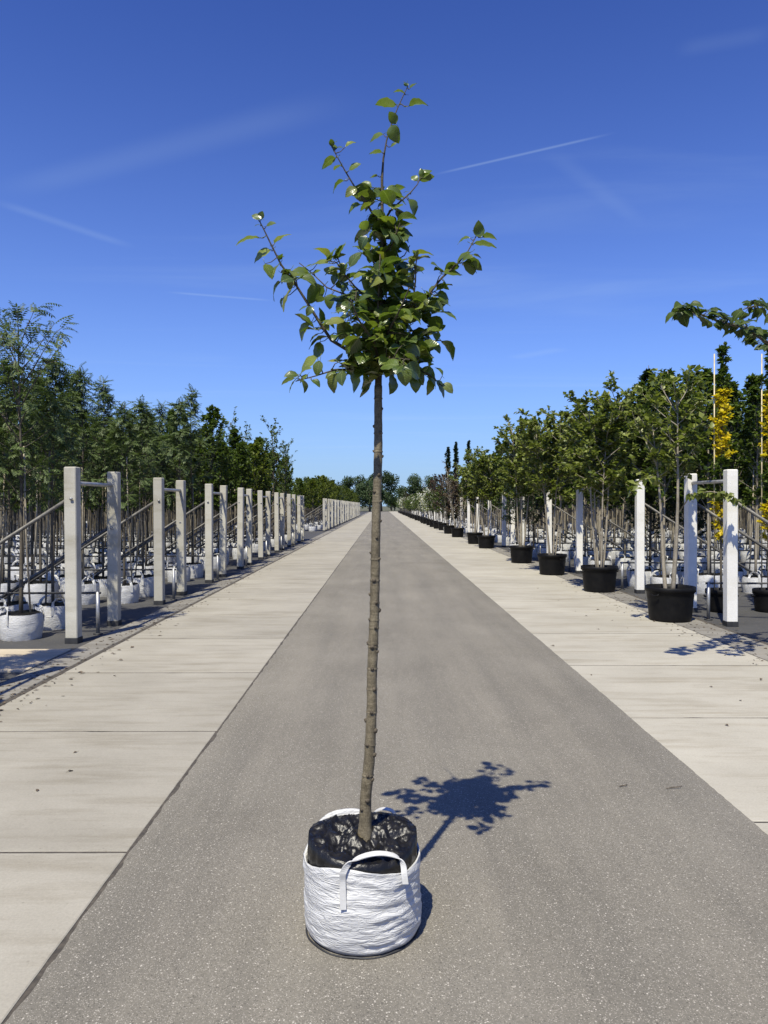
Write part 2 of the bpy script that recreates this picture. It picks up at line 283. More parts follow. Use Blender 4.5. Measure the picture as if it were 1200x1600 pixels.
# ------------------------------------------------------------------ mesh helpers
class MB:
    def __init__(s): s.v, s.f, s.m = [], [], []
    def add(s, vs_, fs, mi=0):
        o = len(s.v); s.v.extend(vs_); s.f.extend([tuple(i + o for i in f) for f in fs]); s.m.extend([mi] * len(fs))
    def tube(s, pts, rad, n=8, mi=0, cap=True):
        pts = [V(p) for p in pts]; vs_ = []
        ref = None
        for i, p in enumerate(pts):
            t = (pts[min(i + 1, len(pts) - 1)] - pts[max(i - 1, 0)]).normalized()
            if ref is None: ref = t.orthogonal().normalized()
            a = (ref - t * ref.dot(t))
            a = a.normalized() if a.length > 1e-6 else t.orthogonal().normalized()
            ref = a; b = t.cross(a); r = rad[i] if isinstance(rad, (list, tuple)) else rad
            for k in range(n):
                w = 2 * math.pi * k / n
                vs_.append(p + (a * math.cos(w) + b * math.sin(w)) * r)
        fs = [(i * n + k, i * n + (k + 1) % n, (i + 1) * n + (k + 1) % n, (i + 1) * n + k) for i in range(len(pts) - 1) for k in range(n)]
        if cap: fs += [tuple(range(n - 1, -1, -1)), tuple(range((len(pts) - 1) * n, len(pts) * n))]
        s.add(vs_, fs, mi)
    def prism(s, x0, x1, y0, y1, z0, z1, c=.008, mi=0):   # box with chamfered edges
        def ring(z, e):
            a, b_, d, f = x0 + e, x1 - e, y0 + e, y1 - e; k = c
            return [(a + k, d, z), (b_ - k, d, z), (b_, d + k, z), (b_, f - k, z), (b_ - k, f, z), (a + k, f, z), (a, f - k, z), (a, d + k, z)]
        vs_ = ring(z0, 0) + ring(z1 - c, 0) + ring(z1, c)
        fs = [(r * 8 + k, r * 8 + (k + 1) % 8, r * 8 + 8 + (k + 1) % 8, r * 8 + 8 + k) for r in range(2) for k in range(8)]
        fs += [tuple(range(7, -1, -1)), tuple(range(16, 24))]
        s.add(vs_, fs, mi)
    def lathe(s, prof, n=24, mi=0, cap0=False, cap1=False):
        vs_ = [(r * math.cos(2 * math.pi * k / n), r * math.sin(2 * math.pi * k / n), z) for r, z in prof for k in range(n)]
        fs = [(i * n + k, i * n + (k + 1) % n, (i + 1) * n + (k + 1) % n, (i + 1) * n + k) for i in range(len(prof) - 1) for k in range(n)]
        if cap0: fs.append(tuple(range(n - 1, -1, -1)))
        if cap1: fs.append(tuple(range((len(prof) - 1) * n, len(prof) * n)))
        s.add(vs_, fs, mi)
    def ribbon(s, pts, side, wid, th):
        vs_ = []
        for i, p in enumerate(pts):
            p = V(p); t = (V(pts[min(i + 1, len(pts) - 1)]) - V(pts[max(i - 1, 0)])).normalized()
            sd = V(side[i] if isinstance(side, list) else side); sd = (sd - t * sd.dot(t)).normalized(); nn = t.cross(sd)
            for a, b in ((-1, -1), (1, -1), (1, 1), (-1, 1)): vs_.append(p + sd * a * wid / 2 + nn * b * th / 2)
        n = 4; fs = [(i * n + k, i * n + (k + 1) % n, (i + 1) * n + (k + 1) % n, (i + 1) * n + k) for i in range(len(pts) - 1) for k in range(n)]
        fs += [(3, 2, 1, 0), tuple(range(len(pts) * 4 - 4, len(pts) * 4))]
        s.add(vs_, fs)
    def mesh(s, name, mats, smooth=True):
        me = bpy.data.meshes.new(name); me.from_pydata([tuple(v) for v in s.v], [], s.f); 
        for m in (mats if isinstance(mats, list) else [mats]): me.materials.append(m)
        if len(set(s.m)) > 1: me.polygons.foreach_set('material_index', s.m)
        me.polygons.foreach_set('use_smooth', [smooth] * len(s.f)); me.update()
        return me
    def build(s, name, mats, parent=None, smooth=True): return link(name, s.mesh(name, mats, smooth), parent)
def link(name, me, parent=None, loc=None, rot=None, scale=None):
    o = bpy.data.objects.new(name, me); col.objects.link(o)
    if parent is not None: o.parent = parent
    if loc is not None: o.location = loc
    if rot is not None: o.rotation_euler = rot
    if scale is not None: o.scale = scale if hasattr(scale, '__len__') else (scale,) * 3
    return o
def tag(o, label=None, cat=None, group=None, kind=None):
    for k, v in (('label', label), ('category', cat), ('group', group), ('kind', kind)):
        if v: o[k] = v
    return o
def thing(name, loc, label, cat, group=None, rz=0, scale=None):
    o = link(name, None, None, loc, (0, 0, rz), scale); o.empty_display_size = .2
    return tag(o, label, cat, group)

# ------------------------------------------------------------------ the setting: ground, road, slabs
mb = MB(); mb.add([(-900, -60, -.06), (900, -60, -.06), (900, 1800, -.06), (-900, 1800, -.06)], [(0, 1, 2, 3)])
tag(mb.build('ground', M['ground']), 'flat field earth reaching to the horizon under the nursery', 'ground', kind='structure')
XL, XR = -1.236, 1.965          # asphalt edges
SLW, SRW = 1.965, 2.20          # slab widths
ROAD_END = 230.0
def sheet(name, x0, x1, y0, y1, z, mat, label, cat):
    b = MB(); b.add([(x0, y0, z), (x1, y0, z), (x1, y1, z), (x0, y1, z)], [(0, 1, 2, 3)])
    return tag(b.build(name, mat), label, cat, kind='structure')
sheet('joint_bed', -3.62, 4.72, -3, ROAD_END, .0155, M['bed'], 'dark sand in the joints between slabs and road', 'sand')
CL_L = sheet('ground_cloth', -70, -3.56, -3, ROAD_END, .006, M['cloth'], 'dark grey woven ground cloth under the rows of feathery trees', 'ground cloth')
CL_R = sheet('ground_cloth', 4.66, 70, -3, ROAD_END, .006, M['cloth'], 'dark grey woven ground cloth behind the black tubs', 'ground cloth')
def road():
    b = MB(); ys = []; y = -3.0
    while y < ROAD_END:
        ys.append(y); y += .03 if y < 9 else (.12 if y < 25 else 4)
    ys.append(ROAD_END); vs_ = []; fs = []
    nx = 6
    for y in ys:
        l = XL + .020 + .015 * noise.noise((3, y * 5, 0)) + .008 * noise.noise((9, y * 19, 0)) + .010 * max(0, noise.noise((4, y * 2.1, 5)))
        r = XR + .006 + .010 * noise.noise((30, y * 5, 0)) + .007 * noise.noise((39, y * 19, 0))
        for k in range(nx + 1):
            t = k / nx; vs_.append((l + (r - l) * t, y, .0185 + .004 * math.sin(math.pi * t) + .002 * noise.noise((t * 6, y * .8, 2))))
        # rolled edges down to the bed
        vs_.append((l - .006, y, .0150)); vs_.append((r + .006, y, .0150))
    w = nx + 3
    for i in range(len(ys) - 1):
        a, c = i * w, (i + 1) * w
        for k in range(nx): fs.append((a + k, a + k + 1, c + k + 1, c + k))
        fs.append((a + nx + 1, a, c, c + nx + 1)); fs.append((a + nx, a + nx + 2, c + nx + 2, c + nx))
    b.add(vs_, fs)
    return tag(b.build('road', M['asphalt']), 'pale worn asphalt lane running straight between the concrete slabs', 'road', kind='structure')
road()
def slab_mesh(w, L, seed, mat):
    rng = random.Random(seed); b = MB(); n = 26; c = .006
    def edge(z, ins):
        pts = []
        for (ax, ay), (bx, by) in (((0, 0), (w, 0)), ((w, 0), (w, L)), ((w, L), (0, L)), ((0, L), (0, 0))):
            for k in range(n):
                t = k / n; x, y = ax + (bx - ax) * t, ay + (by - ay) * t
                chip = ins + .0035 * abs(noise.noise((x * 9 + seed, y * 9, seed * 3.1))) + (.010 if noise.noise((x * 5, y * 5 + seed * 7, 1.3)) > .62 else 0)
                x = min(max(x, chip), w - chip); y = min(max(y, chip), L - chip)
                pts.append((x, y, z))
        return pts
    m = 4 * n; vs_ = edge(-.04, 0) + edge(.017, 0) + edge(.020, c)
    fs = [(r * m + k, r * m + (k + 1) % m, r * m + m + (k + 1) % m, r * m + m + k) for r in range(2) for k in range(m)] + [tuple(range(2 * m, 3 * m))]
    b.add(vs_, fs); return b.mesh('concrete_slab', mat, False)
def path(x0, w, y0, n, mat, label):
    root = tag(link('slab_path', None, None, (x0, y0, 0)), label, 'path', kind='structure')
    ms = [slab_mesh(w, 1.970, s + int(x0 * 10), mat) for s in range(5)]
    rng = random.Random(7)
    for i in range(n):
        o = link('concrete_slab', ms[rng.randrange(5)], root, (rng.uniform(-.004, .004), i * 1.99, rng.uniform(-.0015, .0015)), (rng.uniform(-.001, .001), rng.uniform(-.001, .001), 0))
    return root
path(XL - SLW, SLW, 3.695 - 1.99 * 3, 115, M['slab'], 'pale concrete slab strip beside the paired grey posts')
path(XR + .004, SRW, 6.03 - 1.99 * 4, 115, M['slab_right'], 'pale concrete slab strip under the black tubs')
def kerbs(x0, w, label):
    root = tag(link('kerb_strip', None, None, (x0, -3, 0)), label, 'kerb', kind='structure')
    b = MB(); b.prism(0, w, 0, .985, -.04, .019, .006); me = b.mesh('kerb_block', M['kerb'], False)
    for i in range(230): link('kerb_block', me, root, (0, i * 1.0, (i * 37 % 7) * .0006))
kerbs(XL - SLW - .40, .34, 'narrow grey kerb blocks along the paired posts')
kerbs(XR + SRW + .02, .46, 'narrow grey kerb blocks behind the black tubs')
# cross path of beige plates between two tree rows
rt = tag(link('cross_path', None, None, (-6.2, 7.72, .012)), 'beige concrete plates leading in between the feathery tree rows', 'path', kind='structure')
M['beige'] = concrete_mat('beige_plate', (.34, .29, .21), (.43, .37, .27), .04)
b = MB(); b.prism(0, .98, 0, .58, -.02, .012, .006); me = b.mesh('concrete_plate', M['beige'], False)
for i in range(3):
    for j in range(2): link('concrete_plate', me, rt, (-.4 + i * .995, j * .6, .001 * ((i + j) % 2)))

# ------------------------------------------------------------------ main tree
def leaf_mesh(seed, mat, heart=False):
    rng = random.Random(seed); n = 8; b = MB(); vs_ = []; fold = rng.uniform(.12, .5); curl = rng.uniform(.05, .35); tw = rng.uniform(-.25, .25)
    for i in range(n + 1):
        t = i / n
        w = (.40 if not heart else .44) * (math.sin(math.pi * t ** (.85 if not heart else .62)) ** .72) * (1 - .12 * t) if 0 < t < 1 else 0.0
        y = t; zc = .10 * math.sin(t * 2.2) - curl * t * t
        for s in (-1, -.5, 0, .5, 1):
            ww = w * (1 + (.03 if i % 2 else -.02) * (abs(s) == 1))
            x = s * ww; z = zc + abs(s) * ww * fold - .10 * ww * (abs(s) == 1) + .018 * math.sin(t * 17 + s * 3 + seed) + s * ww * tw * t
            vs_.append((x, y, z))
    fs = [(i * 5 + k, i * 5 + k + 1, i * 5 + 6 + k, i * 5 + 5 + k) for i in range(n) for k in range(4)]
    b.add(vs_, fs); b.tube([(0, -.28, .03), (0, -.12, -.01), (0, .06, .006)], [.016, .014, .010], 4)
    return b.mesh('leaf', mat)
LEAVES = [leaf_mesh(i, M['apple_leaf']) for i in range(9)]
BUDS = [leaf_mesh(40 + i, M['pale_bud']) for i in range(2)]
def leaf_matrix(base, d, nrm, L):
    y = d.normalized(); z = nrm - y * nrm.dot(y)
    if z.length < .05: z = y.orthogonal()
    z.normalize(); x = y.cross(z)
    m = Matrix((x, y, z)).transposed().to_4x4() @ Matrix.Scale(L, 4); m.translation = base
    return m
TD = 3.025
def apple_tree():
    rng = random.Random(12)
    root = thing('apple_tree', (-.078, TD, .0225), 'young apple tree with leafy crown in a white handled bag on the asphalt', 'tree')
    off = V(root.location)
    def W(px, py, dd=0): return P(px, py, TD + dd) - off
    # trunk with pruning knobs
    tp = [(569, 1335, 15.5), (570, 1305, 12.2), (571, 1285, 10.0), (571, 1250, 9.0), (573, 1228, 9.0), (577, 1190, 8.6), (579, 1150, 8.4), (581, 1105, 8.2), (581, 1060, 8.0), (583, 1010, 7.8), (585, 960, 7.6),
          (586, 905, 7.4), (587, 850, 7.2), (588, 800, 7.0), (590, 745, 6.8), (591, 700, 6.7), (591, 650, 6.4), (591, 610, 6.2), (592, 560, 6.0), (594, 500, 5.2), (595, 440, 4.5), (597, 380, 3.9), (597, 320, 3.4),
          (597, 280, 3.0), (599, 250, 2.2), (604, 222, 1.7), (612, 195, 1.5), (621, 172, 1.3), (632, 148, 1.1), (637, 138, .8)]
    pts, rad = [], []
    for i in range(len(tp) - 1):
        a, c = tp[i], tp[i + 1]; k = max(1, int(abs(c[1] - a[1]) / 7))
        for j in range(k):
            t = j / k; pts.append(W(a[0] + (c[0] - a[0]) * t, a[1] + (c[1] - a[1]) * t)); rad.append((a[2] + (c[2] - a[2]) * t) * TD / FPX * (1 + .03 * math.sin(len(pts) * 1.7)))
    pts.append(W(*tp[-1][:2])); rad.append(.002)
    cut = next(i for i, p in enumerate(pts) if (p + off).z > W(592, 600).z)
    tb = MB(); tb.tube(pts[:cut + 1], rad[:cut + 1], 14)
    ld = MB(); ld.tube(pts[cut:], [q * (.92 - .3 * i / len(rad[cut:])) for i, q in enumerate(rad[cut:])], 10); ld.build('leader', M['apple_twig'], root)
    def at_y(py):
        for i in range(len(tp) - 1):
            if tp[i][1] >= py >= tp[i + 1][1]:
                t = (tp[i][1] - py) / (tp[i][1] - tp[i + 1][1]); return tp[i][0] + (tp[i + 1][0] - tp[i][0]) * t, tp[i][2] + (tp[i + 1][2] - tp[i][2]) * t
        return tp[-1][0], 1
    knobs = [(667, -1), (677, .5), (706, -1), (714, 1), (743, .3), (769, -.6), (784, .9), (815, 1), (841, .2), (865, -1), (874, .8), (907, -.2), (930, -1), (942, .4), (954, 1), (969, -.9), (981, .3),
             (1006, -1), (1011, -.2), (1019, .9), (1045, 0), (1077, .5), (1113, 0), (1127, -1), (1142, .9), (1164, -.5), (1180, .9), (1212, 0), (1219, .9), (1250, .4), (1265, -.6), (640, .9), (623, -.7)]
    for ky, side in knobs:
        x, r = at_y(ky); ang = math.asin(max(-1, min(1, side))); c = W(x, ky); rr = r * TD / FPX
        out = V((math.sin(ang), -math.cos(ang), 0)); base = c + out * rr * .72
        # collar ring (bud scar) and stub
        b0 = rng.uniform(.6, 1.05); up = V((0, 0, .35 * rr))
        kn = MB(); kn.tube([base - out * rr * .3, base + out * rr * .32 + up * .4, base + out * rr * .55 + up], [rr * .62 * b0, rr * .50 * b0, rr * .22 * b0], 8); kn.build('knot', M['knot_bark'], root)
        if rng.random() < .5: tb.tube([c + V((0, 0, -.006)), c, c + V((0, 0, .006))], [rr * .95, rr * 1.13, rr * .95], 14, cap=False)
    tb.build('trunk', M['apple_bark'], root)
    # limbs: photo polylines with a depth offset at the tip
    limbs = [([(590, 572), (556, 555), (518, 532), (500, 505), (480, 473), (462, 445), (440, 415), (425, 385), (412, 358), (404, 343)], -.10, 3.2),
             ([(594, 528), (625, 505), (648, 484), (668, 463), (690, 435), (714, 414), (730, 395), (748, 362)], .05, 3.0),
             ([(595, 480), (572, 466), (554, 448), (536, 426), (526, 398)], -.16, 2.2),
             ([(594, 495), (565, 475), (540, 461), (511, 450), (488, 428), (468, 412)], .18, 2.2),
             ([(597, 362), (584, 338), (570, 315), (555, 295), (540, 270), (526, 245), (518, 230)], -.08, 2.2),
             ([(597, 352), (610, 331), (625, 317), (641, 303), (652, 290), (658, 276)], .04, 2.0),
             ([(596, 525), (625, 508), (645, 475), (649, 440), (650, 412), (652, 402)], -.18, 2.2),
             ([(592, 582), (560, 577), (524, 578), (492, 588), (462, 596)], -.12, 2.4),
             ([(592, 580), (625, 584), (655, 578), (676, 590), (694, 606)], -.1, 2.4),
             ([(593, 562), (625, 548), (655, 536), (688, 532), (702, 545)], .12, 2.6),
             ([(594, 545), (590, 500), (592, 440), (594, 398)], -.14, 2.2),
             ([(593, 570), (585, 535), (560, 500), (548, 470)], -.34, 2.6),
             ([(593, 555), (606, 520), (622, 490), (640, 450)], -.36, 2.4),
             ([(593, 560), (600, 520), (570, 480), (545, 440)], .36, 2.6),
             ([(593, 548), (615, 510), (635, 470), (642, 430)], .40, 2.6),
             ([(593, 575), (600, 565), (618, 560), (640, 562)], -.32, 2.2),
             ([(593, 578), (575, 570), (555, 572), (538, 590)], .30, 2.2),
             ([(596, 430), (580, 405), (565, 385), (558, 372)], -.16, 1.8),
             ([(597, 400), (612, 385), (620, 365), (625, 350)], -.14, 1.8),
             ([(597, 420), (615, 410), (632, 400), (640, 385)], .20, 1.8)]
    samples = []           # (px, py, depth, world)
    lm = MB()
    for pl, tip, r0 in limbs:
        n = len(pl); wp = []
        for i, (x, y) in enumerate(pl):
            dd = tip * (i / (n - 1)) ** .8; wp.append(W(x, y, dd))
        for i in range(n - 1):
            for k in range(5):
                t = k / 5; x = pl[i][0] * (1 - t) + pl[i + 1][0] * t; y = pl[i][1] * (1 - t) + pl[i + 1][1] * t
                samples.append((x, y, wp[i].lerp(wp[i + 1], t), i / (n - 1)))
        lm_ = MB(); rr = [max(.8, r0 * (1 - .78 * i / (n - 1))) * TD / FPX for i in range(n)]
        lm_.tube(wp, rr, 7); lm_.build('branch', M['apple_twig'], root)
    for y in range(140, 600, 4): samples.append((at_y(y)[0], y, W(at_y(y)[0], y), 1 if y < 300 else .3))
    z1 = [((320, 110), (245, 75)), ((310, 150), (270, 165)), ((305, 245), (135, 285)), ((355, 160), (425, 140)), ((412, 285), (540, 220)), ((385, 330), (255, 395)), ((450, 430), (375, 545)), ((345, 430), (395, 540)), ((455, 560), (380, 695)),
          ((470, 500), (575, 555)), ((530, 470), (450, 560)), ((540, 600), (480, 775)), ((475, 675), (450, 745)), ((590, 535), (725, 575)), ((765, 590), (640, 695)), ((800, 425), (665, 410)), ((720, 430), (603, 465)),
          ((850, 400), (925, 292)), ((905, 480), (775, 490)), ((860, 505), (830, 575)), ((915, 460), (860, 420)), ((980, 540), (1075, 475)), ((955, 455), (1035, 345)), ((1040, 350), (1130, 395)), ((690, 500), (745, 478)), ((645, 735), (588, 765)),
          ((690, 740), (640, 800)), ((735, 865), (755, 750)), ((750, 845), (850, 880)), ((675, 850), (585, 968)), ((740, 930), (655, 970)), ((795, 955), (650, 1015)), ((740, 990), (700, 1110)), ((720, 1105), (582, 1190)), ((740, 1125), (715, 1235)),
          ((580, 1225), (480, 1240)), ((575, 1250), (520, 1355)), ((650, 1225), (595, 1285)), ((680, 1265), (745, 1310)), ((860, 1220), (810, 1360)), ((900, 1200), (895, 1312)), ((950, 1190), (1005, 1345)), ((1060, 1215), (1055, 1385)),
          ((825, 645), (800, 750)), ((770, 670), (705, 700)), ((890, 690), (870, 770)), ((945, 700), (915, 795)), ((880, 560), (960, 600)), ((900, 640), (930, 560)), ((850, 780), (960, 760)), ((1000, 700), (1070, 720))]
    z2 = [((880, 240), (853, 130)), ((890, 240), (1000, 252)), ((805, 245), (708, 262)), ((830, 285), (990, 325)), ((810, 345), (708, 405)), ((795, 385), (830, 505)), ((740, 420), (860, 470)), ((825, 365), (887, 380)), ((692, 455), (638, 425)),
          ((615, 550), (640, 622)), ((575, 585), (500, 635)), ((570, 655), (655, 700)), ((560, 715), (662, 740)), ((555, 780), (712, 805)), ((440, 810), (555, 865)), ((555, 915), (628, 870)), ((600, 985), (702, 1105)), ((415, 970), (480, 1055)),
          ((400, 920), (525, 935)), ((535, 1010), (592, 1075)), ((480, 1070), (525, 1165)), ((325, 1165), (340, 1305)), ((370, 1170), (480, 1290)), ((395, 1240), (425, 1355)), ((245, 1230), (240, 1375)), ((450, 1185), (555, 1245)),
          ((505, 1260), (515, 1375)), ((560, 1265), (625, 1395)), ((610, 1290), (685, 1350)), ((605, 1235), (562, 1170)), ((170, 1180), (265, 1140)), ((190, 180), (333, 255)), ((270, 195), (275, 305)), ((270, 45), (322, 122)), ((370, -20), (412, 75)),
          ((240, 340), (310, 400)), ((270, 430), (300, 500)), ((330, 480), (400, 430)), ((340, 560), (420, 620)), ((300, 760), (390, 800)), ((470, 620), (540, 690)), ((330, 1080), (430, 1110)), ((290, 900), (370, 960)), ((50, 1250), (60, 1380)), ((130, 90), (60, 190)), ((100, 250), (20, 330))]
    z3 = [((800, 185), (720, 150)), ((835, 140), (885, 98)), ((735, 260), (583, 245)), ((825, 270), (963, 262)), ((735, 395), (680, 322)), ((700, 405), (745, 525)), ((640, 470), (535, 495)), ((632, 600), (538, 622)), ((695, 560), (740, 543)),
          ((290, 585), (260, 508)), ((305, 570), (352, 575)), ((370, 562), (440, 525)), ((300, 640), (190, 700)), ((335, 690), (285, 745)), ((395, 730), (482, 690)), ((360, 805), (268, 880)), ((560, 925), (395, 875)), ((450, 860), (368, 915)),
          ((600, 770), (542, 795)), ((560, 850), (440, 825)), ((660, 880), (785, 870)), ((690, 920), (780, 820)), ((885, 805), (843, 748)), ((895, 800), (1012, 790)), ((915, 790), (982, 718)), ((930, 775), (903, 722)), ((840, 890), (788, 882)),
          ((825, 935), (882, 1042)), ((740, 1010), (785, 1092)), ((480, 975), (385, 1020)), ((560, 960), (470, 1010)), ((600, 1000), (690, 950)), ((520, 1080), (490, 1160)), ((640, 1130), (790, 1215)), ((600, 1040), (520, 1050)), ((560, 1100), (640, 1060)),
          ((520, 1200), (470, 1290)), ((700, 1180), (740, 1270)), ((620, 1150), (560, 1230)), ((350, 1265), (270, 1335))]
    spec = []
    for arr, ox, oy in ((z1, 340, 320), (z2, 560, 320), (z3, 460, 110)):
        for a, c in arr: spec.append(((ox + a[0] * .21667, oy + a[1] * .21667), (ox + c[0] * .21667, oy + c[1] * .21667)))
    pet = MB(); extra = MB(); nleaf = 0; objs = []
    toward = V((0, -1, 0))
    def add_leaf(base, d, nrm, L, bud=False):
        me = rng.choice(BUDS if bud else LEAVES); m = leaf_matrix(base, d, nrm, L)
        o = link('leaf', me, root); o.matrix_local = m; objs.append((o, m))
    def nrm_rand(): return (V((0, -.25, .8)) + V((rng.uniform(-1, 1), rng.uniform(-1, 1), rng.uniform(-.3, .8))) * .9)
    for (ax, ay), (cx, cy) in spec:
        best = min(samples, key=lambda s: (s[0] - ax) ** 2 + (s[1] - ay) ** 2 - 40 * (s[3] > .4))
        w0 = best[2]; dd = (w0 + off).y - TD + rng.uniform(-.03, .03)
        base = W(ax, ay, dd); tip = W(cx, cy, dd); d = tip - base; L = d.length
        d = d.normalized() + V((0, rng.uniform(-.45, .45), 0)); L *= 1.02
        add_leaf(base, d, nrm_rand() + toward * .35, L)
        mid = w0.lerp(base, .5) + V((0, 0, -.006)); pet.tube([w0, mid, base], [.0022, .0016, .0012], 5)
    # dense middle of the crown: short spurs carrying rosettes of leaves
    inner = [q for q in samples if 415 < q[1] < 600]
    for k in range(170):
        if k < 60:
            a = rng.uniform(0, 2 * math.pi); u = math.sqrt(rng.random()); e = W(600 + 74 * u * math.cos(a), 512 + 80 * u * math.sin(a), rng.uniform(-.2, .2)); s = min(samples, key=lambda q: (q[2] - e).length)
        elif k < 92:
            a = rng.uniform(0, 2 * math.pi); u = math.sqrt(rng.random()); e = W(597 + 30 * u * math.cos(a), 368 + 68 * u * math.sin(a), rng.uniform(-.07, .07)); s = min(samples, key=lambda q: (q[2] - e).length)
        else:
            s = rng.choice(inner); e = s[2] + V((rng.uniform(-1, 1), rng.uniform(-1, 1), rng.uniform(-.5, 1))) * .045
        e = s[2] + (e - s[2]) * min(1, .12 / max(.001, (e - s[2]).length))
        pet.tube([s[2], s[2].lerp(e, .5) + V((0, 0, .01)), e], [.0026, .002, .0014], 5)
        for q in range(rng.randint(3, 4)):
            aa = rng.uniform(0, 2 * math.pi); d = V((math.cos(aa), math.sin(aa) * .8, rng.uniform(-.65, .7)))
            add_leaf(e + d * .012, d, nrm_rand() + toward * .25, rng.uniform(.045, .092))
    for (x, y) in ((652, 400), (594, 392), (750, 362), (518, 228), (405, 344), (637, 138), (448, 400), (592, 300)):
        s = min(samples, key=lambda s: (s[0] - x) ** 2 + (s[1] - y) ** 2)
        for q in range(3):
            aa = rng.uniform(0, 2 * math.pi); add_leaf(s[2] + V((0, 0, .004)), V((math.cos(aa) * .6, math.sin(aa) * .6, .8)), nrm_rand(), rng.uniform(.022, .036), True)
    tag(pet.build('twigs', M['apple_twig'], root), kind='stuff')
    # keep 300 leaves as parts; join the hindmost rest
    if len(objs) > 300:
        objs.sort(key=lambda q: q[1].translation.y - 1.2 * q[1].to_scale().x); rest = objs[300:]
        j = MB()
        for o, mm in rest:
            j.add([mm @ v.co for v in o.data.vertices], [tuple(p.vertices) for p in o.data.polygons])
            bpy.data.objects.remove(o)
        tag(j.build('leaves', M['apple_leaf'], root), kind='stuff')
    # bag -----------------------------------------------------------
    n, rows = 144, 46; b = MB(); vs_ = []
    def rim_h(th):                                     # th: angle, -90deg faces the camera
        f = .306 - .014 * math.cos(2 * th + .2) + .01 * math.sin(th * 3 + 1)
        back = max(0, math.sin(th - .35)); return f + .068 * back ** 2 * (1 if math.cos(th) < .25 else .4)
    def wrinkle(th, z):
        x, y = math.cos(th) * .235, math.sin(th) * .235; q = z + .035 * math.sin(th * 2 + .6) + .04 * noise.noise((x * 5, y * 5, 3))
        a = 1 - abs(noise.noise((x * 5.5, y * 5.5, q * 26))) * 2
        c = 1 - abs(noise.noise((x * 11 + 7, y * 11, q * 48))) * 2
        e = noise.noise((x * 6, y * 6, z * 6 + 9))
        env = .45 + .8 * max(0, noise.noise((x * 4 + 2, y * 4, z * 5)) + .35)
        g = 1 - abs(noise.noise((x * 7 + 3, y * 7, (z + th * .05) * 17))) * 2
        return (a * .0062 + c * .0024 + max(0, g) ** 2 * .007) * env + e * .008
    for i in range(rows):
        t = i / (rows - 1)
        for k in range(n):
            th = 2 * math.pi * k / n; z = t * rim_h(th)
            r = .219 + .014 * math.sin(min(1, t * 1.6) * math.pi * .5) - .012 * t * t
            if t < .08: r -= .012 * (1 - t / .08) ** 2
            r += wrinkle(th, z) * min(1, t * 9)
            vs_.append((r * math.cos(th), r * math.sin(th), z + .002))
    inner = [(v[0] * .965, v[1] * .965, v[2] - .004) for v in vs_[-n:]]; low = [(v[0] * .95, v[1] * .95, v[2] - .05) for v in vs_[-n:]]
    vs_ += inner + low
    fs = [(i * n + k, i * n + (k + 1) % n, (i + 1) * n + (k + 1) % n, (i + 1) * n + k) for i in range(rows + 1) for k in range(n)]
    b.add(vs_, fs); bag = b.build('grow_bag', M['bag'], root)
    s = MB(); s.tube([(.2235 * math.cos(2 * math.pi * k / 60), .2235 * math.sin(2 * math.pi * k / 60), .003 + .0025 * math.sin(k * .9)) for k in range(61)], .0036, 6, cap=False); s.build('bottom_seam', M['rubber'], bag)
    # black film: rises above the white edge, folds in, crumpled around the trunk
    vs_ = []; rr = [.214, .216, .217, .215, .206] + [.208 - .008 * k for k in range(1, 24)]
    for i, r in enumerate(rr):
        for k in range(n):
            th = 2 * math.pi * k / n; x, y = math.cos(th), math.sin(th); h = rim_h(th); top = .375 + .010 * math.sin(th * 2 + .8) - .022 * max(0, -math.sin(th))
            if i < 3: z = h - .035 + (top - .012 - h + .035) * i / 3 if top > h else h - .03
            else:
                t = 1 - r / .219
                z = top - .012 * (t * 3 if t < .33 else 1) + .010 * (0 if t < .6 else (t - .6) / .4)
                fold = noise.noise((x * r * 11, y * r * 11, 1.7)); cr = 1 - abs(noise.noise((x * r * 15 + 4, y * r * 24, 8))) ** .8 * 2.4; c2 = 1 - abs(noise.noise((x * r * 44 + 9, y * r * 30, 5))) ** .8 * 2.4
                z += (fold * .020 + cr * .016 + c2 * .010) * min(1, t * 5) * (1 if t < .85 else .5)
            rad_ = r + (.005 * noise.noise((x * 6, y * 6, i * .25)) + .004 * noise.noise((x * 14, y * 14, i * .6)) if i < 5 else 0)
            vs_.append((rad_ * x, rad_ * y, z))
    fs = [(i * n + k, i * n + (k + 1) % n, (i + 1) * n + (k + 1) % n, (i + 1) * n + k) for i in range(len(rr) - 1) for k in range(n)]
    fs.append(tuple(range((len(rr) - 1) * n, len(rr) * n)))
    b = MB(); b.add(vs_, fs); b.build('liner', M['liner'], bag)
    # handles
    def on(px, py, d): return P(px, py, d - .052) - off
    hp = [on(536, 1424, 2.842), on(535.5, 1400, 2.848), on(535, 1380, 2.851), on(536, 1366, 2.845), on(545, 1352, 2.85), on(562, 1342, 2.87), on(585, 1336, 2.895), on(606, 1336.5, 2.91), on(622, 1342, 2.905), on(630, 1354, 2.89), on(632, 1368, 2.875), on(634, 1384, 2.870)]
    sides = [(1, 0, 0)] * 4 + [(.8, .5, .1), (.4, .85, .2), (.1, .9, .3), (-.1, .9, .3), (-.3, .85, .1), (-.75, .6, 0), (-.95, .3, 0), (-.95, .3, 0)]
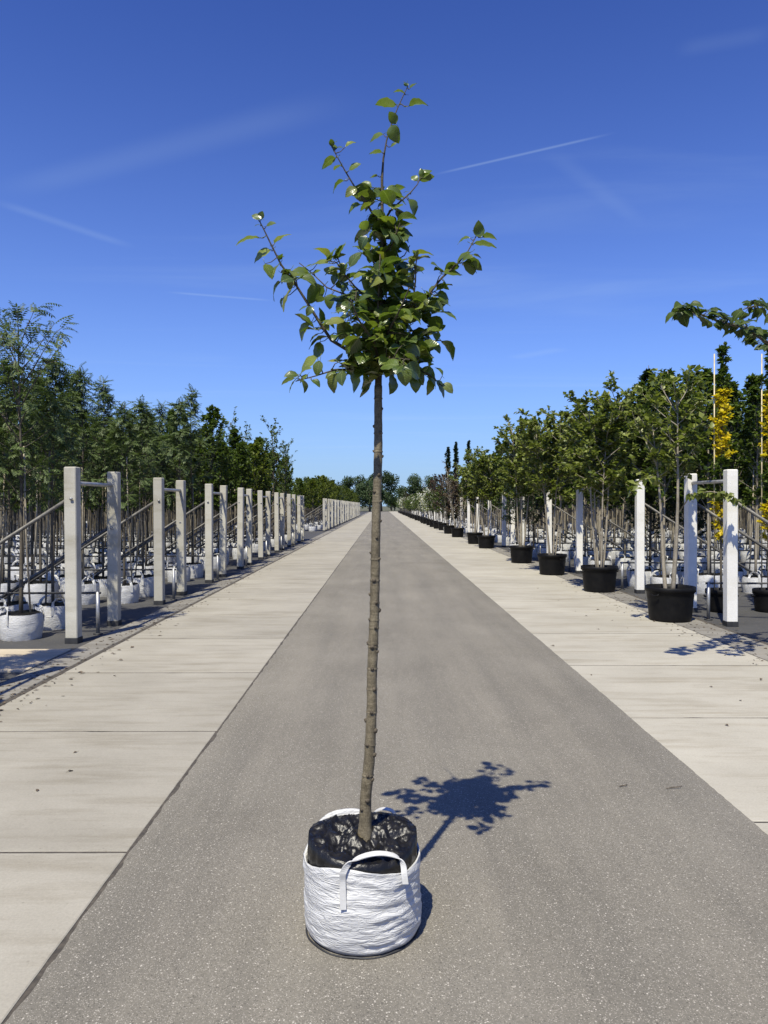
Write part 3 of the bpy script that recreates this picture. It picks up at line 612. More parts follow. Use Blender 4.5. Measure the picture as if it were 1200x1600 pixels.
    def smooth_path(ps, sd, k=5):
        op, os_ = [], []
        for i in range(len(ps) - 1):
            p0, p1, p2, p3 = ps[max(i - 1, 0)], ps[i], ps[i + 1], ps[min(i + 2, len(ps) - 1)]
            for j in range(k):
                t = j / k; op.append(.5 * (2 * p1 + (p2 - p0) * t + (2 * p0 - 5 * p1 + 4 * p2 - p3) * t * t + (3 * p1 - p0 - 3 * p2 + p3) * t ** 3)); os_.append(tuple(V(sd[i]).lerp(V(sd[i + 1]), t)))
        op.append(ps[-1]); os_.append(sd[-1]); return op, os_
    pp, ss = smooth_path(hp, sides); h = MB(); h.ribbon(pp, ss, .023, .0035); h.build('handle', M['strap'], bag, False)
    hb = [on(578, 1300, 3.29), on(580, 1284, 3.30), on(584, 1272, 3.295), on(594, 1266, 3.29), (on(606, 1266, 3.29)), on(616, 1272, 3.29), on(621, 1290, 3.28)]
    pp, ss = smooth_path(hb, [(.2, 1, 0)] * 7); h = MB(); h.ribbon(pp, ss, .026, .004); h.build('handle', M['strap'], bag, False)
apple_tree()

# ------------------------------------------------------------------ tree generator for the nursery stock
def add_simple(lv, p, d, nrm, L, w=.36, fold=.25):
    s = d.cross(nrm)
    if s.length < 1e-4: s = d.orthogonal()
    s.normalize(); nn = s.cross(d)
    m = p + d * L * .45; a = m + s * L * w + nn * L * w * fold; c = m - s * L * w + nn * L * w * fold; t = p + d * L - nn * L * .12
    lv.add([p, a, t, c], [(0, 1, 2), (0, 2, 3)])
def add_pinnate(lv, p, d, L, rng, pairs=6, lw=.30):
    d = d.normalized(); q = p.copy(); st = L / (pairs + 1); side = d.cross(V((0, 0, 1)))
    if side.length < .05: side = V((1, 0, 0))
    side.normalize()
    for i in range(pairs):
        d = (d + V((0, 0, -.14))).normalized(); q = q + d * st; nn = side.cross(d).normalized()
        l = L * lw * (1 - .35 * abs(i / pairs - .4))
        for sg in (-1, 1):
            ld = (side * sg * .85 + d * .55 + V((0, 0, -.30))).normalized()
            add_simple(lv, q, ld, nn, l, .19, .1)
    add_simple(lv, q, d, side.cross(d), L * lw, .2, .1)
def gen(seed, H, cb, Rr, nb, elev, kind, ls, tw, lp, prof, tr=.022, stems=1, spread=.0, droop=0., trunk_n=7, bend=.04, kw=.36):
    rng = random.Random(seed); wood = MB(); lv = MB(); U = rng.uniform
    paths = []
    for s in range(stems):
        az = 2 * math.pi * s / max(1, stems) + U(-.4, .4); lean = spread * U(.7, 1.2); hh = H * (1 if s == 0 else U(.8, .97)); pts = []
        ph = U(0, 6)
        for i in range(9):
            t = i / 8; r = lean * t ** .8; pts.append(V((math.cos(az) * (r + (.04 if stems > 1 else 0)) + bend * math.sin(ph + t * 5) * t, math.sin(az) * (r + (.04 if stems > 1 else 0)) + bend * math.cos(ph + t * 4) * t, .18 + (hh - .18) * t)))
        wood.tube(pts, [tr * (1 - .85 * i / 8) + .002 for i in range(9)], trunk_n); paths.append((pts, hh))
    def leaf(p, d, L):
        if kind == 'pinnate': add_pinnate(lv, p, d, L, rng)
        else: add_simple(lv, p, d.normalized(), V((U(-.6, .6), U(-.6, .6), 1)), L, kw)
    for pts, hh in paths:
        nbb = nb if stems == 1 else max(4, nb // stems)
        for i in range(nbb):
            t = (i + U(0, 1)) / nbb; z = cb + (hh * .97 - cb) * t ** .92; f = (z - .18) / (hh - .18) * 8; k = min(7, int(f)); p = pts[k].lerp(pts[k + 1], f - k)
            az = i * 2.4 + U(-.5, .5); el = R(elev + U(-14, 14) + 12 * t); L = Rr * prof(t) * U(.65, 1.25)
            d = V((math.cos(az) * math.cos(el), math.sin(az) * math.cos(el), math.sin(el))); q = p.copy(); br = [q.copy()]
            for g in range(4):
                d = (d + V((U(-.18, .18), U(-.18, .18), .08 - droop * (g / 3)))).normalized(); q = q + d * L / 4; br.append(q.copy())
            wood.tube(br, [.004 + L * .008, .0035 + L * .006, .003 + L * .004, .003, .0015], 4, cap=False)
            for w_ in range(tw):
                s = U(.18, 1); ff = s * 4; kk = min(3, int(ff)); bp = br[kk].lerp(br[kk + 1], ff - kk); bd = (br[kk + 1] - br[kk]).normalized()
                td = (bd + V((U(-1, 1), U(-1, 1), U(-.6, .8))) * .85).normalized(); tl = L * U(.18, .42) * (1.25 - .6 * s); e = bp + td * tl
                wood.tube([bp, e], [.0025, .001], 3, cap=False)
                for q_ in range(lp):
                    u = U(.15, 1); ld = (td + V((U(-1, 1), U(-1, 1), U(-1, .6)))).normalized(); leaf(bp.lerp(e, u), ld, ls * U(.7, 1.25))
        for q_ in range(lp * 3):
            u = U(.55, 1.0); f = u * 8; k = min(7, int(f)); leaf(pts[k].lerp(pts[k + 1], f - k), V((U(-1, 1), U(-1, 1), U(-.2, .9))), ls * U(.6, 1.0))
    return wood, lv
ov = lambda t: max(.12, math.sin(math.pi * (.22 + .74 * t)) ** .8)
spire = lambda t: 1.0 if t < .35 else 1 - .88 * ((t - .35) / .65) ** .8
cone = lambda t: max(.06, (1.0 - min(t, .999)) ** .62)
colm = lambda t: max(.2, .85 * math.sin(math.pi * (.15 + .8 * t)) ** .5)
flat = lambda t: .75 + .35 * t
# bags and pots ------------------------------------------------------
def small_bag(seed, r=.27, h=.34):
    n, rows = 30, 9; rng = random.Random(seed); vs_ = []
    for i in range(rows):
        t = i / (rows - 1)
        for k in range(n):
            th = 2 * math.pi * k / n; x, y = math.cos(th), math.sin(th); hh = h * (1 + .07 * noise.noise((x * 2 + seed, y * 2, 1)))
            rr = r * (.93 + .09 * math.sin(t * math.pi * .85)) * (1 + .045 * noise.noise((x * 3, y * 3 + seed, t * 7)) + .02 * noise.noise((x * 8, y * 8 + seed, t * 16)))
            vs_.append((rr * x, rr * y, t * hh))
    b = MB(); b.add(vs_, [(i * n + k, i * n + (k + 1) % n, (i + 1) * n + (k + 1) % n, (i + 1) * n + k) for i in range(rows - 1) for k in range(n)])
    bag = b.mesh('grow_bag', M['bag'])
    l = MB(); vs_ = []; rr = [.97, .92, .7, .45, .2, .05]
    for i, q in enumerate(rr):
        for k in range(n):
            th = 2 * math.pi * k / n; x, y = math.cos(th), math.sin(th); vs_.append((r * q * x * .98, r * q * y * .98, h * .93 + (0 if i == 0 else .03) + .035 * noise.noise((x * q * 4, y * q * 4, seed))))
    l.add(vs_, [(i * n + k, i * n + (k + 1) % n, (i + 1) * n + (k + 1) % n, (i + 1) * n + k) for i in range(len(rr) - 1) for k in range(n)] + [tuple(range((len(rr) - 1) * n, len(rr) * n))])
    liner = l.mesh('liner', M['liner'])
    hs = []
    for sg in (-1, 1):
        a = MB()
        pts = [(sg * r * .97, -.10, h * .62), (sg * r * .98, -.10, h * .95), (sg * r * .9, -.085, h * 1.17), (sg * r * .82, -.03, h * 1.32), (sg * r * .82, .04, h * 1.30), (sg * r * .9, .085, h * 1.15), (sg * r * .98, .10, h * .95), (sg * r * .97, .10, h * .62)]
        a.ribbon(pts, [(0, 1, 0), (0, 1, 0), (.5 * -sg, .8, .2), (-sg, .3, 0), (-sg, -.3, 0), (.5 * -sg, -.8, .2), (0, -1, 0), (0, -1, 0)], .045, .006); hs.append(a.mesh('handle', M['strap'], False))
    return bag, liner, hs
BAGS = [small_bag(s) for s in (1, 5, 9)]
def big_pot(r=.355, h=.50, seed=0):
    b = MB(); prof = [(0, .0), (r * .80, 0), (r * .82, .012)]
    for i in range(7): z = .03 + (h - .12) * i / 6; prof += [(r * (.82 + .13 * z / h) + (.004 if i % 2 else 0), z)]
    prof += [(r * .965, h - .075), (r * 1.0, h - .07), (r * 1.005, h - .005), (r * .985, h), (r * .955, h - .004), (r * .94, h - .09)]
    b.lathe(prof, 40)
    for a in (0, math.pi):                              # lifting grips under the rim
        c, s = math.cos(a), math.sin(a)
        pts = [V((r * .99 * math.cos(a + w), r * .99 * math.sin(a + w), h - .10 - .02 * math.cos(w * 8))) + V((c, s, 0)) * .02 for w in (-.2, -.1, 0, .1, .2)]
        b.tube(pts, .012, 6)
    pot = b.mesh('pot', M['pot'])
    s = MB(); n = 28; vs_ = [(0, 0, h - .05)]
    for i in (1, 2, 3):
        for k in range(n):
            th = 2 * math.pi * k / n; q = r * .95 * i / 3; vs_.append((q * math.cos(th), q * math.sin(th), h - .07 + .03 * noise.noise((q * math.cos(th) * 9, q * math.sin(th) * 9, seed))))
    fs = [(0, 1 + k, 1 + (k + 1) % n) for k in range(n)] + [(1 + i * n + k, 1 + i * n + n + k, 1 + i * n + n + (k + 1) % n, 1 + i * n + (k + 1) % n) for i in range(2) for k in range(n)]
    s.add(vs_, fs); return pot, s.mesh('soil', M['soil'])
POT = big_pot(); POT_S = big_pot(.24, .36)

PROTO = {}
def proto(key, bark, leaf, args):
    PROTO[key] = []
    for a, kw in args:
        w, l = gen(*a, **kw); PROTO[key].append((w.mesh('trunk', M[bark]), l.mesh('crown', M[leaf])))
rg = random.Random(3)
proto('rowan', 'bark_dark', 'rowan_leaf', [((100 + i, H, 1.6, .64, 34, 42, 'pinnate', .20, 5, 3, spire), dict(tr=.024)) for i, H in enumerate((4.15, 4.0, 3.85, 4.3, 3.7, 4.05))])
proto('rowan_tall', 'bark_dark', 'rowan_leaf', [((131, 3.95, 1.65, .70, 34, 38, 'pinnate', .20, 5, 3, lambda t: .62 + .5 * math.sin(t * 3)), dict(tr=.028))])
proto('oval', 'bark_dark', 'oval_leaf', [((200 + i, H, 1.5, .62, 46, 46, 's', .09, 8, 8, ov), dict(tr=.024)) for i, H in enumerate((3.9, 4.2, 3.7))])
proto('maple', 'bark_dark', 'maple_leaf', [((220 + i, H, 1.5, .78, 44, 34, 's', .10, 8, 8, ov), dict(tr=.026)) for i, H in enumerate((3.9, 3.7))])
proto('open', 'bark_dark', 'oval_leaf', [((240 + i, H, 1.9, 1.25, 26, 42, 's', .10, 6, 5, lambda t: .9 - .35 * t), dict(tr=.034)) for i, H in enumerate((5.0, 4.8))])
proto('copper', 'bark_dark', 'copper_leaf', [((260 + i, H, 1.8, .7, 34, 45, 's', .09, 7, 7, ov), dict(tr=.024)) for i, H in enumerate((4.2, 4.0))])
proto('standard', 'bark_pale', 'oval_leaf', [((300 + i, H, 1.5, .66, 46, 42, 's', .095, 8, 8, ov), dict(tr=.026)) for i, H in enumerate((4.1, 3.9, 3.7, 4.2))])
proto('multistem', 'bark_pale', 'olive_leaf', [((320 + i, H, 1.75, .62, 84, 24, 's', .105, 8, 8, lambda t: .80 + .35 * math.sin(t * 3)), dict(tr=.024, stems=4, spread=.30, bend=.06, droop=.08)) for i, H in enumerate((3.9, 3.8, 3.95, 3.7))])
proto('multistem_first', 'bark_pale', 'olive_leaf', [((341, 3.4, 1.95, .62, 42, 30, 's', .10, 7, 6, flat), dict(tr=.032, stems=3, spread=.20, bend=.07))])
proto('conifer', 'bark_dark', 'fir_leaf', [((360 + i, H, .9, .82, 120, 28, 's', .08, 9, 8, cone), dict(tr=.03, kw=.25)) for i, H in enumerate((4.65, 4.4))])
proto('column', 'bark_dark', 'fir_leaf', [((370 + i, H, .7, .42, 90, 58, 's', .10, 7, 7, colm), dict(tr=.03)) for i, H in enumerate((5.7, 5.3))])
proto('shrub', 'bark_dark', 'oval_leaf', [((380 + i, H, .9, .85, 50, 30, 's', .11, 6, 6, ov), dict(tr=.02, stems=4, spread=.4)) for i, H in enumerate((2.9, 2.6))])
proto('blossom', 'bark_dark', 'white_flower', [((390 + i, H, 1.0, .85, 40, 25, 's', .13, 6, 5, flat), dict(tr=.02, stems=4, spread=.4)) for i, H in enumerate((2.5, 2.7))])
proto('copper_stem', 'bark_pale', 'dusty_copper_leaf', [((400, 3.5, 1.0, .8, 44, 40, 's', .08, 6, 5, flat), dict(tr=.022, stems=5, spread=.75))])
proto('copper_shrub', 'bark_dark', 'copper_leaf', [((405, 3.9, 1.1, .9, 50, 38, 's', .10, 7, 6, ov), dict(tr=.022, stems=4, spread=.5))])
def gold(seed):
    w, l = gen(seed, 4.3, 1.0, .30, 66, 56, 's', .075, 6, 6, colm, tr=.018)
    # lower two thirds gold, leafy green leader
    lo, hi, gr = MB(), MB(), MB()
    for i in range(0, len(l.v), 4):
        vs_ = l.v[i:i + 4]; z = vs_[0].z
        (hi if z > 3.55 else (gr if 1.75 < z < 2.45 else lo)).add(vs_, [(0, 1, 2), (0, 2, 3)])
    return w.mesh('trunk', M['bark_dark']), lo.mesh('golden_foliage', M['gold_leaf']), hi.mesh('leader_foliage', M['oval_leaf']), gr.mesh('green_foliage', M['oval_leaf'])
CANES = []
for q in range(3):
    b = MB(); b.tube([(.10 + .02 * q, 0, .25), (.06, .01 * q, 1.4), (.045, 0, 2.35 + .1 * q)], .013, 6); CANES.append(b.mesh('cane', M['cane_grey']))
def stock(key, i, loc, label, cat, group, name, box='bag', rz=None, scale=1.0, z=.006):
    r = random.Random(int(loc[0] * 131 + loc[1] * 977)); ps = PROTO[key]; w, l = ps[i % len(ps)]
    o = thing(name, (loc[0], loc[1], z), label, cat, group, r.uniform(0, 6.28) if rz is None else rz)
    zz = {'bag': 0, 'pot': 0, 'small': 0}[box]
    t = link('trunk', w, o, scale=scale); link('crown', l, o, scale=scale)
    if box == 'bag' and key not in ('conifer', 'column'): link('cane', CANES[r.randrange(3)], o, (0, 0, 0), (0, 0, r.uniform(0, 6.28)))
    if box == 'bag':
        a, b_, c = BAGS[r.randrange(3)]; s = r.uniform(.9, 1.08); g = link('grow_bag', a, o, scale=s)
        link('liner', b_, g); link('handle', c[0], g); link('handle', c[1], g)
    elif box == 'pot': g = link('pot', POT[0], o); link('soil', POT[1], g)
    else: g = link('pot', POT_S[0], o); link('soil', POT_S[1], g)
    return o

# ------------------------------------------------------------------ posts and frames
def post_meshes(h, mat):
    b = MB(); b.prism(-.075, .075, -.075, .075, .0, h, .010); s = MB(); s.prism(-.081, .081, -.081, .081, 0, .075, .006)
    return b.mesh('post', mat, False), s.mesh('base_sleeve', M['rubber'], False)
PG, PGS = post_meshes(2.17, M['post_grey']); PW, PWS = post_meshes(2.20, M['post_white'])
def frame(x, d, side, me, sl, label, group, gap=1.38, z1=1.78, z2=1.38, bar_z=1.97):
    """two posts joined by a bar, each with a slanting brace into the field (side -1 = towards -x)"""
    r = random.Random(int(d * 100)); f = thing('post_frame', (x, d, .006), label, 'post frame', group)
    for dy, zz in ((0, z1), (gap, z2)):
        p = link('post', me, f, (r.uniform(-.02, .02), dy, 0), (r.uniform(-.012, .012), r.uniform(-.012, .012), r.uniform(-.08, .08))); link('base_sleeve', sl, p)
        b = MB(); b.tube([(side * .06, dy, zz), (side * (zz / .63), dy + .02, .01)], .024, 8); b.build('brace', M['dark_steel'], f)
        c = MB(); c.tube([(0, dy - .09, zz - .01), (0, dy - .078, zz)], .02, 8); c.build('bolt', M['steel'], f)
    b = MB(); b.tube([(0, .07, bar_z), (0, gap - .07, bar_z + .01)], .026, 8); b.build('crossbar', M['steel'], f)
def rail(x, d, side, length, label, group):
    f = thing('irrigation_rail', (x, d, .006), label, 'irrigation rail', group)
    b = MB(); b.tube([(0, 0, .0), (0, 0, .56)], .024, 10); b.build('upright', M['steel'], f)
    b = MB(); b.tube([(0, 0, .0), (0, 0, .015)], .06, 10); b.build('foot', M['rubber'], f)
    b = MB(); b.tube([(-side * .04, 0, .545), (side * length, .04, .53)], .016, 6); b.build('pipe', M['pipe'], f)
NUM = ['first', 'second', 'third', 'fourth', 'fifth', 'sixth', 'seventh', 'eighth', 'ninth', 'tenth']
FR_L = [5.3] + [9.4 + 3.65 * k for k in range(8)] + [50 + 4.1 * k for k in range(20)]
for i, d in enumerate(FR_L):
    wh = 'before the beige plates' if i == 0 else ('%s past the beige plates' % NUM[i - 1] if d < 40 else 'beyond the gap in the post line')
    frame(-3.80, d, -1, PG, PGS, 'pair of weathered grey concrete posts with crossbar, ' + wh, 'paired grey posts at the row ends')
    if d < 40: rail(-3.74, d + .62, -1, 1.8 + .25 * d, 'steel upright with dark pipe at the grey post pair, ' + wh, 'irrigation rails between the paired posts')
frame(4.90, 10.68, 1, PW, PWS, 'pair of white concrete posts joined by a thin steel bar', None, gap=1.42, z1=1.75, z2=1.75, bar_z=2.04)
for i, d in enumerate([14.7, 19.0, 22.7, 26.8, 28.7, 31.0, 35.2, 39.3, 43.3] + [47.4 + 4.1 * k for k in range(20)]):
    r = random.Random(i); p = thing('concrete_post', (4.95 + r.uniform(-.04, .04), d, .006), 'single white concrete post with slanting brace, ' + (NUM[i] + ' from the white post pair' if i < 9 else 'behind the far tubs of shrubs'), 'post', 'single white posts behind the tubs')
    o = link('post', PW, p, (0, 0, 0), (r.uniform(-.008, .008), r.uniform(-.008, .008), r.uniform(-.06, .06))); link('base_sleeve', PWS, o)
    b = MB(); b.tube([(.06, 0, 1.75), (2.8, .02, .01)], .022, 8); b.build('brace', M['dark_steel'], p)
for i, d in enumerate((11.25, 15.3, 19.6, 23.4, 27.5)): rail(4.83, d, 1, 1.8 + .25 * d, 'steel upright carrying a dark pipe ' + ('between the two joined white posts' if i == 0 else 'beside the %s single white post' % NUM[i - 1]), 'irrigation rails beside the white posts')

# ------------------------------------------------------------------ nursery rows behind the paired grey posts
rnd = random.Random(21)
LBL = {
 'rowan': ('feathery_tree', 'slender feathery-leaved young tree in white bag behind grey posts', 'feathery young trees in white bags'),
 'oval': ('young_tree', 'dense dark green young tree in white bag behind grey posts', 'dense green young trees in white bags'),
 'maple': ('young_maple', 'yellowish green bushy young tree behind grey posts', 'yellowish green young trees'),
 'open': ('spreading_tree', 'tall loose-branched young tree rising behind grey posts', 'tall loose-branched trees'),
 'copper': ('copper_tree', 'dark copper-leaved young tree behind grey posts', 'copper-leaved young trees')}
stock('rowan_tall', 0, P(33, 790, 9.72), 'tallest feathery-leaved tree in a white bag beside the nearest grey post frame', 'tree', None, 'feathery_tree', rz=1.0)
for d in FR_L:
    for k, dy in enumerate((.25, 1.25)):
        x = -4.55; lim = -.504 * (d + dy) - .9
        if d > 45: lim = max(lim, -6.2)
        if d < 7: lim = -5.0
        j = 0
        while x > lim:
            jx, jy = rnd.uniform(-.10, .10), rnd.uniform(-.12, .12); pos = (x + jx, d + dy + jy)
            skip = abs(d - 9.4) < .1 and k == 0 and j == 0
            if d < 18.5: key = 'rowan'
            elif d < 25: key = rnd.choice(['rowan', 'oval', 'oval', 'oval'])
            elif d < 45: key = rnd.choice(['oval', 'maple', 'oval', 'copper' if d < 32 and j > 1 else 'maple', 'oval'])
            else: key = rnd.choice(['oval', 'maple', 'rowan', 'oval'])
            if d > 29 and d < 36 and j in (0, 2) and k == 0: key = 'open'
            if not skip:
                nm, lb, gp = LBL[key]; fi = FR_L.index(d); lb += ', ' + ('before the beige plates' if fi == 0 else NUM[fi - 1] + ' pair past the plates' if d < 40 else 'beyond the gap'); stock(key, rnd.randrange(6), pos, lb, 'tree', gp, nm, scale=rnd.uniform(.86, .95) if d < 12 else rnd.uniform(.90, 1.09) if d < 45 else rnd.uniform(.85, 1.05))
            x -= .70 if d < 25 else .86; j += 1
# ------------------------------------------------------------------ behind the white posts
def golden(x, d, rz, label):
    o = thing('golden_column_tree', (x, d, .006), label, 'tree', None, rz)
    for nm, me in zip(('trunk', 'golden_foliage', 'leader_foliage', 'green_foliage'), gold(int(x * 10))): link(nm, me, o)
    g = link('pot', POT_S[0], o); link('soil', POT_S[1], g)
    b = MB(); b.tube([V((-.10, .02, .3)), V((-.11, .03, 4.12))], .010, 6); b.build('cane', M['cane'], o)
golden(5.42, 12.15, 0, 'columnar golden-leaved tree tied to a cane right behind the white post pair')
golden(6.18, 12.15, 0, 'columnar golden-leaved tree second from the white post pair')
def one(key, i, px, d, label, name, box='bag', scale=1., cat='tree', group=None):
    return stock(key, i, ((px - VX) * d / FPX, d), label, cat, group, name, box, None, scale)
one('conifer', 0, 1016, 16.0, 'dark conical evergreen rising above the tubs of multi-stem trees', 'evergreen_tree')
one('conifer', 1, 1078, 16.4, 'shorter dark conical evergreen behind the white post pair', 'evergreen_tree')
for px, d in ((701, 46.5), (712, 48.0), (732, 47.0)): one('column', int(px) % 2, px, d, 'dark narrow columnar evergreen behind the copper shrubs', 'columnar_evergreen', group='dark columnar evergreens')
one('conifer', 1, 808, 27, 'pointed dark evergreen top above the olive green multi-stem trees', 'evergreen_tree', scale=.98)
one('conifer', 0, 834, 25, 'slim pointed evergreen beside a steel rail behind the tubs', 'evergreen_tree', scale=.98)
for d in [10.75, 12.1, 14.75, 16.1, 18.9, 20.3, 22.9, 24.3, 27.0, 28.4, 31.1, 32.5, 35.2, 36.6] + [39.3 + 2.05 * k for k in range(8)] + [56 + 4.1 * k for k in range(18)]:
    x = 5.45 if d > 13 else 6.95; lim = .507 * d + .9
    if d > 45: lim = min(lim, 7.6)
    while x < lim:
        px = VX + x * FPX / d
        stock('standard', rnd.randrange(4), (x + rnd.uniform(-.1, .1), d + rnd.uniform(-.12, .12)), 'pale-stemmed green young tree in white bag, row behind ' + ('the white post pair' if d < 14 else 'the far white posts' if d > 44 else 'the %s single white post' % NUM[max(0, min(8, sum(1 for q in (15, 19.3, 23, 27.1, 29, 31.3, 35.5, 39.6, 43.6) if q < d)))]), 'tree', 'green young trees in white bags behind white posts', 'young_tree', scale=rnd.uniform(.94, 1.1) if d < 45 else rnd.uniform(.75, .95))
        x += .95 if d < 30 else 1.15
# tubs along the slab edge
mst = stock('multistem_first', 0, P(1048, 790, 11.15), 'pale three-stemmed tree in a black tub before the white post pair', 'tree', None, 'multistem_tree', 'pot', .6, z=.02)
def low_branch(root, rz):
    rng = random.Random(31); U = rng.uniform; inv = Matrix.Rotation(-rz, 4, 'Z'); off = V(root.location); L = lambda p: inv @ (p - off)
    for bi, pl in enumerate(([P(1062, 800, 11.1), P(1080, 772, 10.8), P(1110, 768, 10.5), P(1140, 772, 10.35), P(1160, 786, 10.3)], [P(1040, 760, 11.0), P(1020, 745, 10.8), P(1000, 752, 10.6), P(985, 770, 10.5)])):
        b = MB(); b.tube([L(p) for p in pl], [.010, .008, .006, .004, .002][:len(pl)], 5); b.build('low_branch', M['bark_pale'], root)
        l = MB()
        for q in range(64 if bi == 0 else 40):
            u = U(.2, 1) * (len(pl) - 1); i = min(len(pl) - 2, int(u)); p = L(pl[i].lerp(pl[i + 1], u - i)) + V((U(-.03, .03), U(-.05, .05), U(-.02, .03)))
            add_simple(l, p, V((U(-1, 1), U(-1, 1), U(-1.2, .2))).normalized(), V((U(-.6, .6), U(-.9, .3), 1)), U(.08, .13))
        tag(l.build('low_branch_leaves', M['olive_leaf'], root), kind='stuff')
low_branch(mst, .6)
TUBS = [(937, 14.9), (863, 18.55), (815, 22.35), (760, 30.0), (742, 33.4)]
ORD = ['second', 'third', 'fourth', 'fifth', 'sixth']
for i, (px, d) in enumerate(TUBS):
    stock('multistem', i, P(px, 790, d), 'bushy olive green multi-stem tree in a black tub, %s tub from the white post pair' % ORD[i], 'tree', 'multi-stem trees in black tubs', 'multistem_tree', 'pot', z=.02)
stock('copper_stem', 0, P(715, 790, 40.5), 'fan of pale stems with dusty copper leaves in a black tub', 'tree', None, 'copper_shrub', 'pot', z=.02)
stock('copper_shrub', 0, P(702, 790, 45.5), 'dark copper-leaved shrub in a black tub', 'shrub', None, 'copper_shrub', 'pot', z=.02)
far_keys = ['shrub', 'copper_shrub', 'shrub', 'blossom', 'blossom', 'shrub', 'blossom', 'shrub', 'shrub', 'blossom', 'shrub', 'shrub', 'shrub', 'shrub', 'shrub']
d = 52.0
for i, k in enumerate(far_keys * 2):
    lb = {'shrub': ('tub_shrub', 'green bushy shrub in a black tub beyond the copper ones', 'green shrubs in far black tubs'), 'blossom': ('blossom_shrub', 'white-blossoming shrub in a black tub far down the slab strip', 'white-blossoming shrubs in tubs'),
          'copper_shrub': ('copper_shrub', 'copper shrub in a black tub beyond the columnar evergreens', 'far copper shrubs')}[k]
    stock(k, i, (4.1 + rnd.uniform(-.1, .1), d), lb[1], 'shrub', lb[2], lb[0], 'pot', z=.02); d += rnd.uniform(3.2, 5.6)
    
# roof-crowned tree standing just outside the frame: its flat branches and their shadow show
def roof_tree():
    rng = random.Random(77); root = thing('roof_crown_tree', (4.86, 8.55, .006), 'flat-crowned tree whose level leafy branches reach over the slab strip', 'tree', None)
    off = V(root.location); LV = [leaf_mesh(70 + i, M['broad_leaf'], True) for i in range(5)]
    g = link('pot', POT[0], root); link('soil', POT[1], g)
    b = MB(); b.tube([(0, 0, .3), (.03, 0, 1.2), (-.01, .02, 2.2), (.0, 0, 3.1), (.01, .0, 3.5)], [.045, .04, .036, .03, .02], 10); b.build('trunk', M['bark_dark'], root)
    D0 = 7.15; Q = lambda x, y, d: P(x, y, d) - off
    brs = [[V((0, 0, 3.15)), Q(1215, 545, 8.2), Q(1190, 530, 7.9), Q(1165, 512, 7.6), Q(1130, 505, 7.3), Q(1095, 492, 7.0), Q(1058, 482, 6.75)],
           [V((0, 0, 3.35)), Q(1225, 500, 7.4), Q(1190, 476, 6.95), Q(1165, 482, 6.75)],
           [V((0, 0, 3.25)), V((-.1, -.55, 3.4)), V((-.15, -1.1, 3.5)), V((-.2, -1.6, 3.5))],
           [V((0, 0, 3.25)), V((.4, -.4, 3.4)), V((.8, -.7, 3.45)), V((1.15, -.9, 3.5))],
           [V((0, 0, 3.25)), V((.4, .3, 3.4)), V((.8, .5, 3.45)), V((1.1, .7, 3.4))],
           [V((0, 0, 3.25)), V((-.25, -.7, 3.45)), V((-.45, -1.25, 3.5)), V((-.62, -1.75, 3.5))],
           [V((0, 0, 3.35)), V((.3, -.1, 3.6)), V((.6, -.2, 3.65)), V((.9, 0, 3.65))]]
    n = 0
    for bi, br in enumerate(brs):
        m = MB(); m.tube(br, [.022 - .016 * i / (len(br) - 1) for i in range(len(br))], 6); m.build('branch', M['bark_dark'], root)
        k = {0: 128, 1: 40, 4: 14, 6: 14}.get(bi, 32); pet = MB()
        for q in range(k):
            u = rng.uniform(.12 if bi > 1 else .2, 1) * (len(br) - 1); i = min(len(br) - 2, int(u)); p = br[i].lerp(br[i + 1], u - i)
            a = rng.uniform(0, 6.283); d = V((math.cos(a), math.sin(a), rng.uniform(-1.1, .25))); e = p + V((math.cos(a) * .05, math.sin(a) * .08, rng.uniform(-.03, .05)))
            o = link('leaf', rng.choice(LV), root); o.matrix_local = leaf_matrix(e, d, V((rng.uniform(-.5, .5), -.4 + rng.uniform(-.5, .5), .9)), rng.uniform(.09, .135))
            pet.tube([p, e], [.003, .002], 4)
        tag(pet.build('twigs', M['bark_dark'], root), kind='stuff')
roof_tree()

# ------------------------------------------------------------------ far stock and far wood
def far_stock(name, x0, x1, y0, y1, n, seed, mats, label):
    rng = random.Random(seed); b = MB(); U = rng.uniform
    for i in range(n):
        while True:
            x, y = U(x0, x1), U(y0, y1)
            if abs(x) < .507 * y + 9: break
        H = U(3.1, 4.3); b.tube([(x, y, 0), (x + U(-.05, .05), y, H * .9)], [.03, .012], 4, 1, False)
        for q in range(3):
            sx, sy = x + U(-.9, .9), y + U(-.9, .9); b.tube([(sx, sy, 0), (sx + U(-.05, .05), sy, 2.3)], [.022, .018], 3, 1, False)
        if i % 9 == 0:
            b.lathe([(0, 0), (.26, 0), (.28, .2), (.26, .36), (0, .37)], 8, 2)
            for v in range(len(b.v) - 40, len(b.v)): b.v[v] = (b.v[v][0] + x, b.v[v][1] + y, b.v[v][2])
        R0 = U(.5, .75)
        for q in range(130):
            t = U(0, 1); a = U(0, 6.283); r = R0 * math.sin(math.pi * (.2 + .75 * t)) * math.sqrt(U(.05, 1)); p = V((x + r * math.cos(a), y + r * math.sin(a), 1.55 + (H - 1.55) * t))
            L = U(.14, .28); d = V((U(-1, 1), U(-1, 1), U(-1, .6))).normalized(); s = d.orthogonal().normalized() * L * .4
            b.add([p, p + d * L * .5 + s, p + d * L, p + d * L * .5 - s], [(0, 1, 2, 3)], 0)
    tag(b.build(name, [M[m] for m in mats], smooth=False), label, 'trees', kind='stuff')
far_stock('far_nursery_trees', -48, -7.2, 43, 150, 1250, 5, ('oval_leaf', 'bark_dark', 'bag'), 'mass of far young trees in white bags beyond the grey posts')
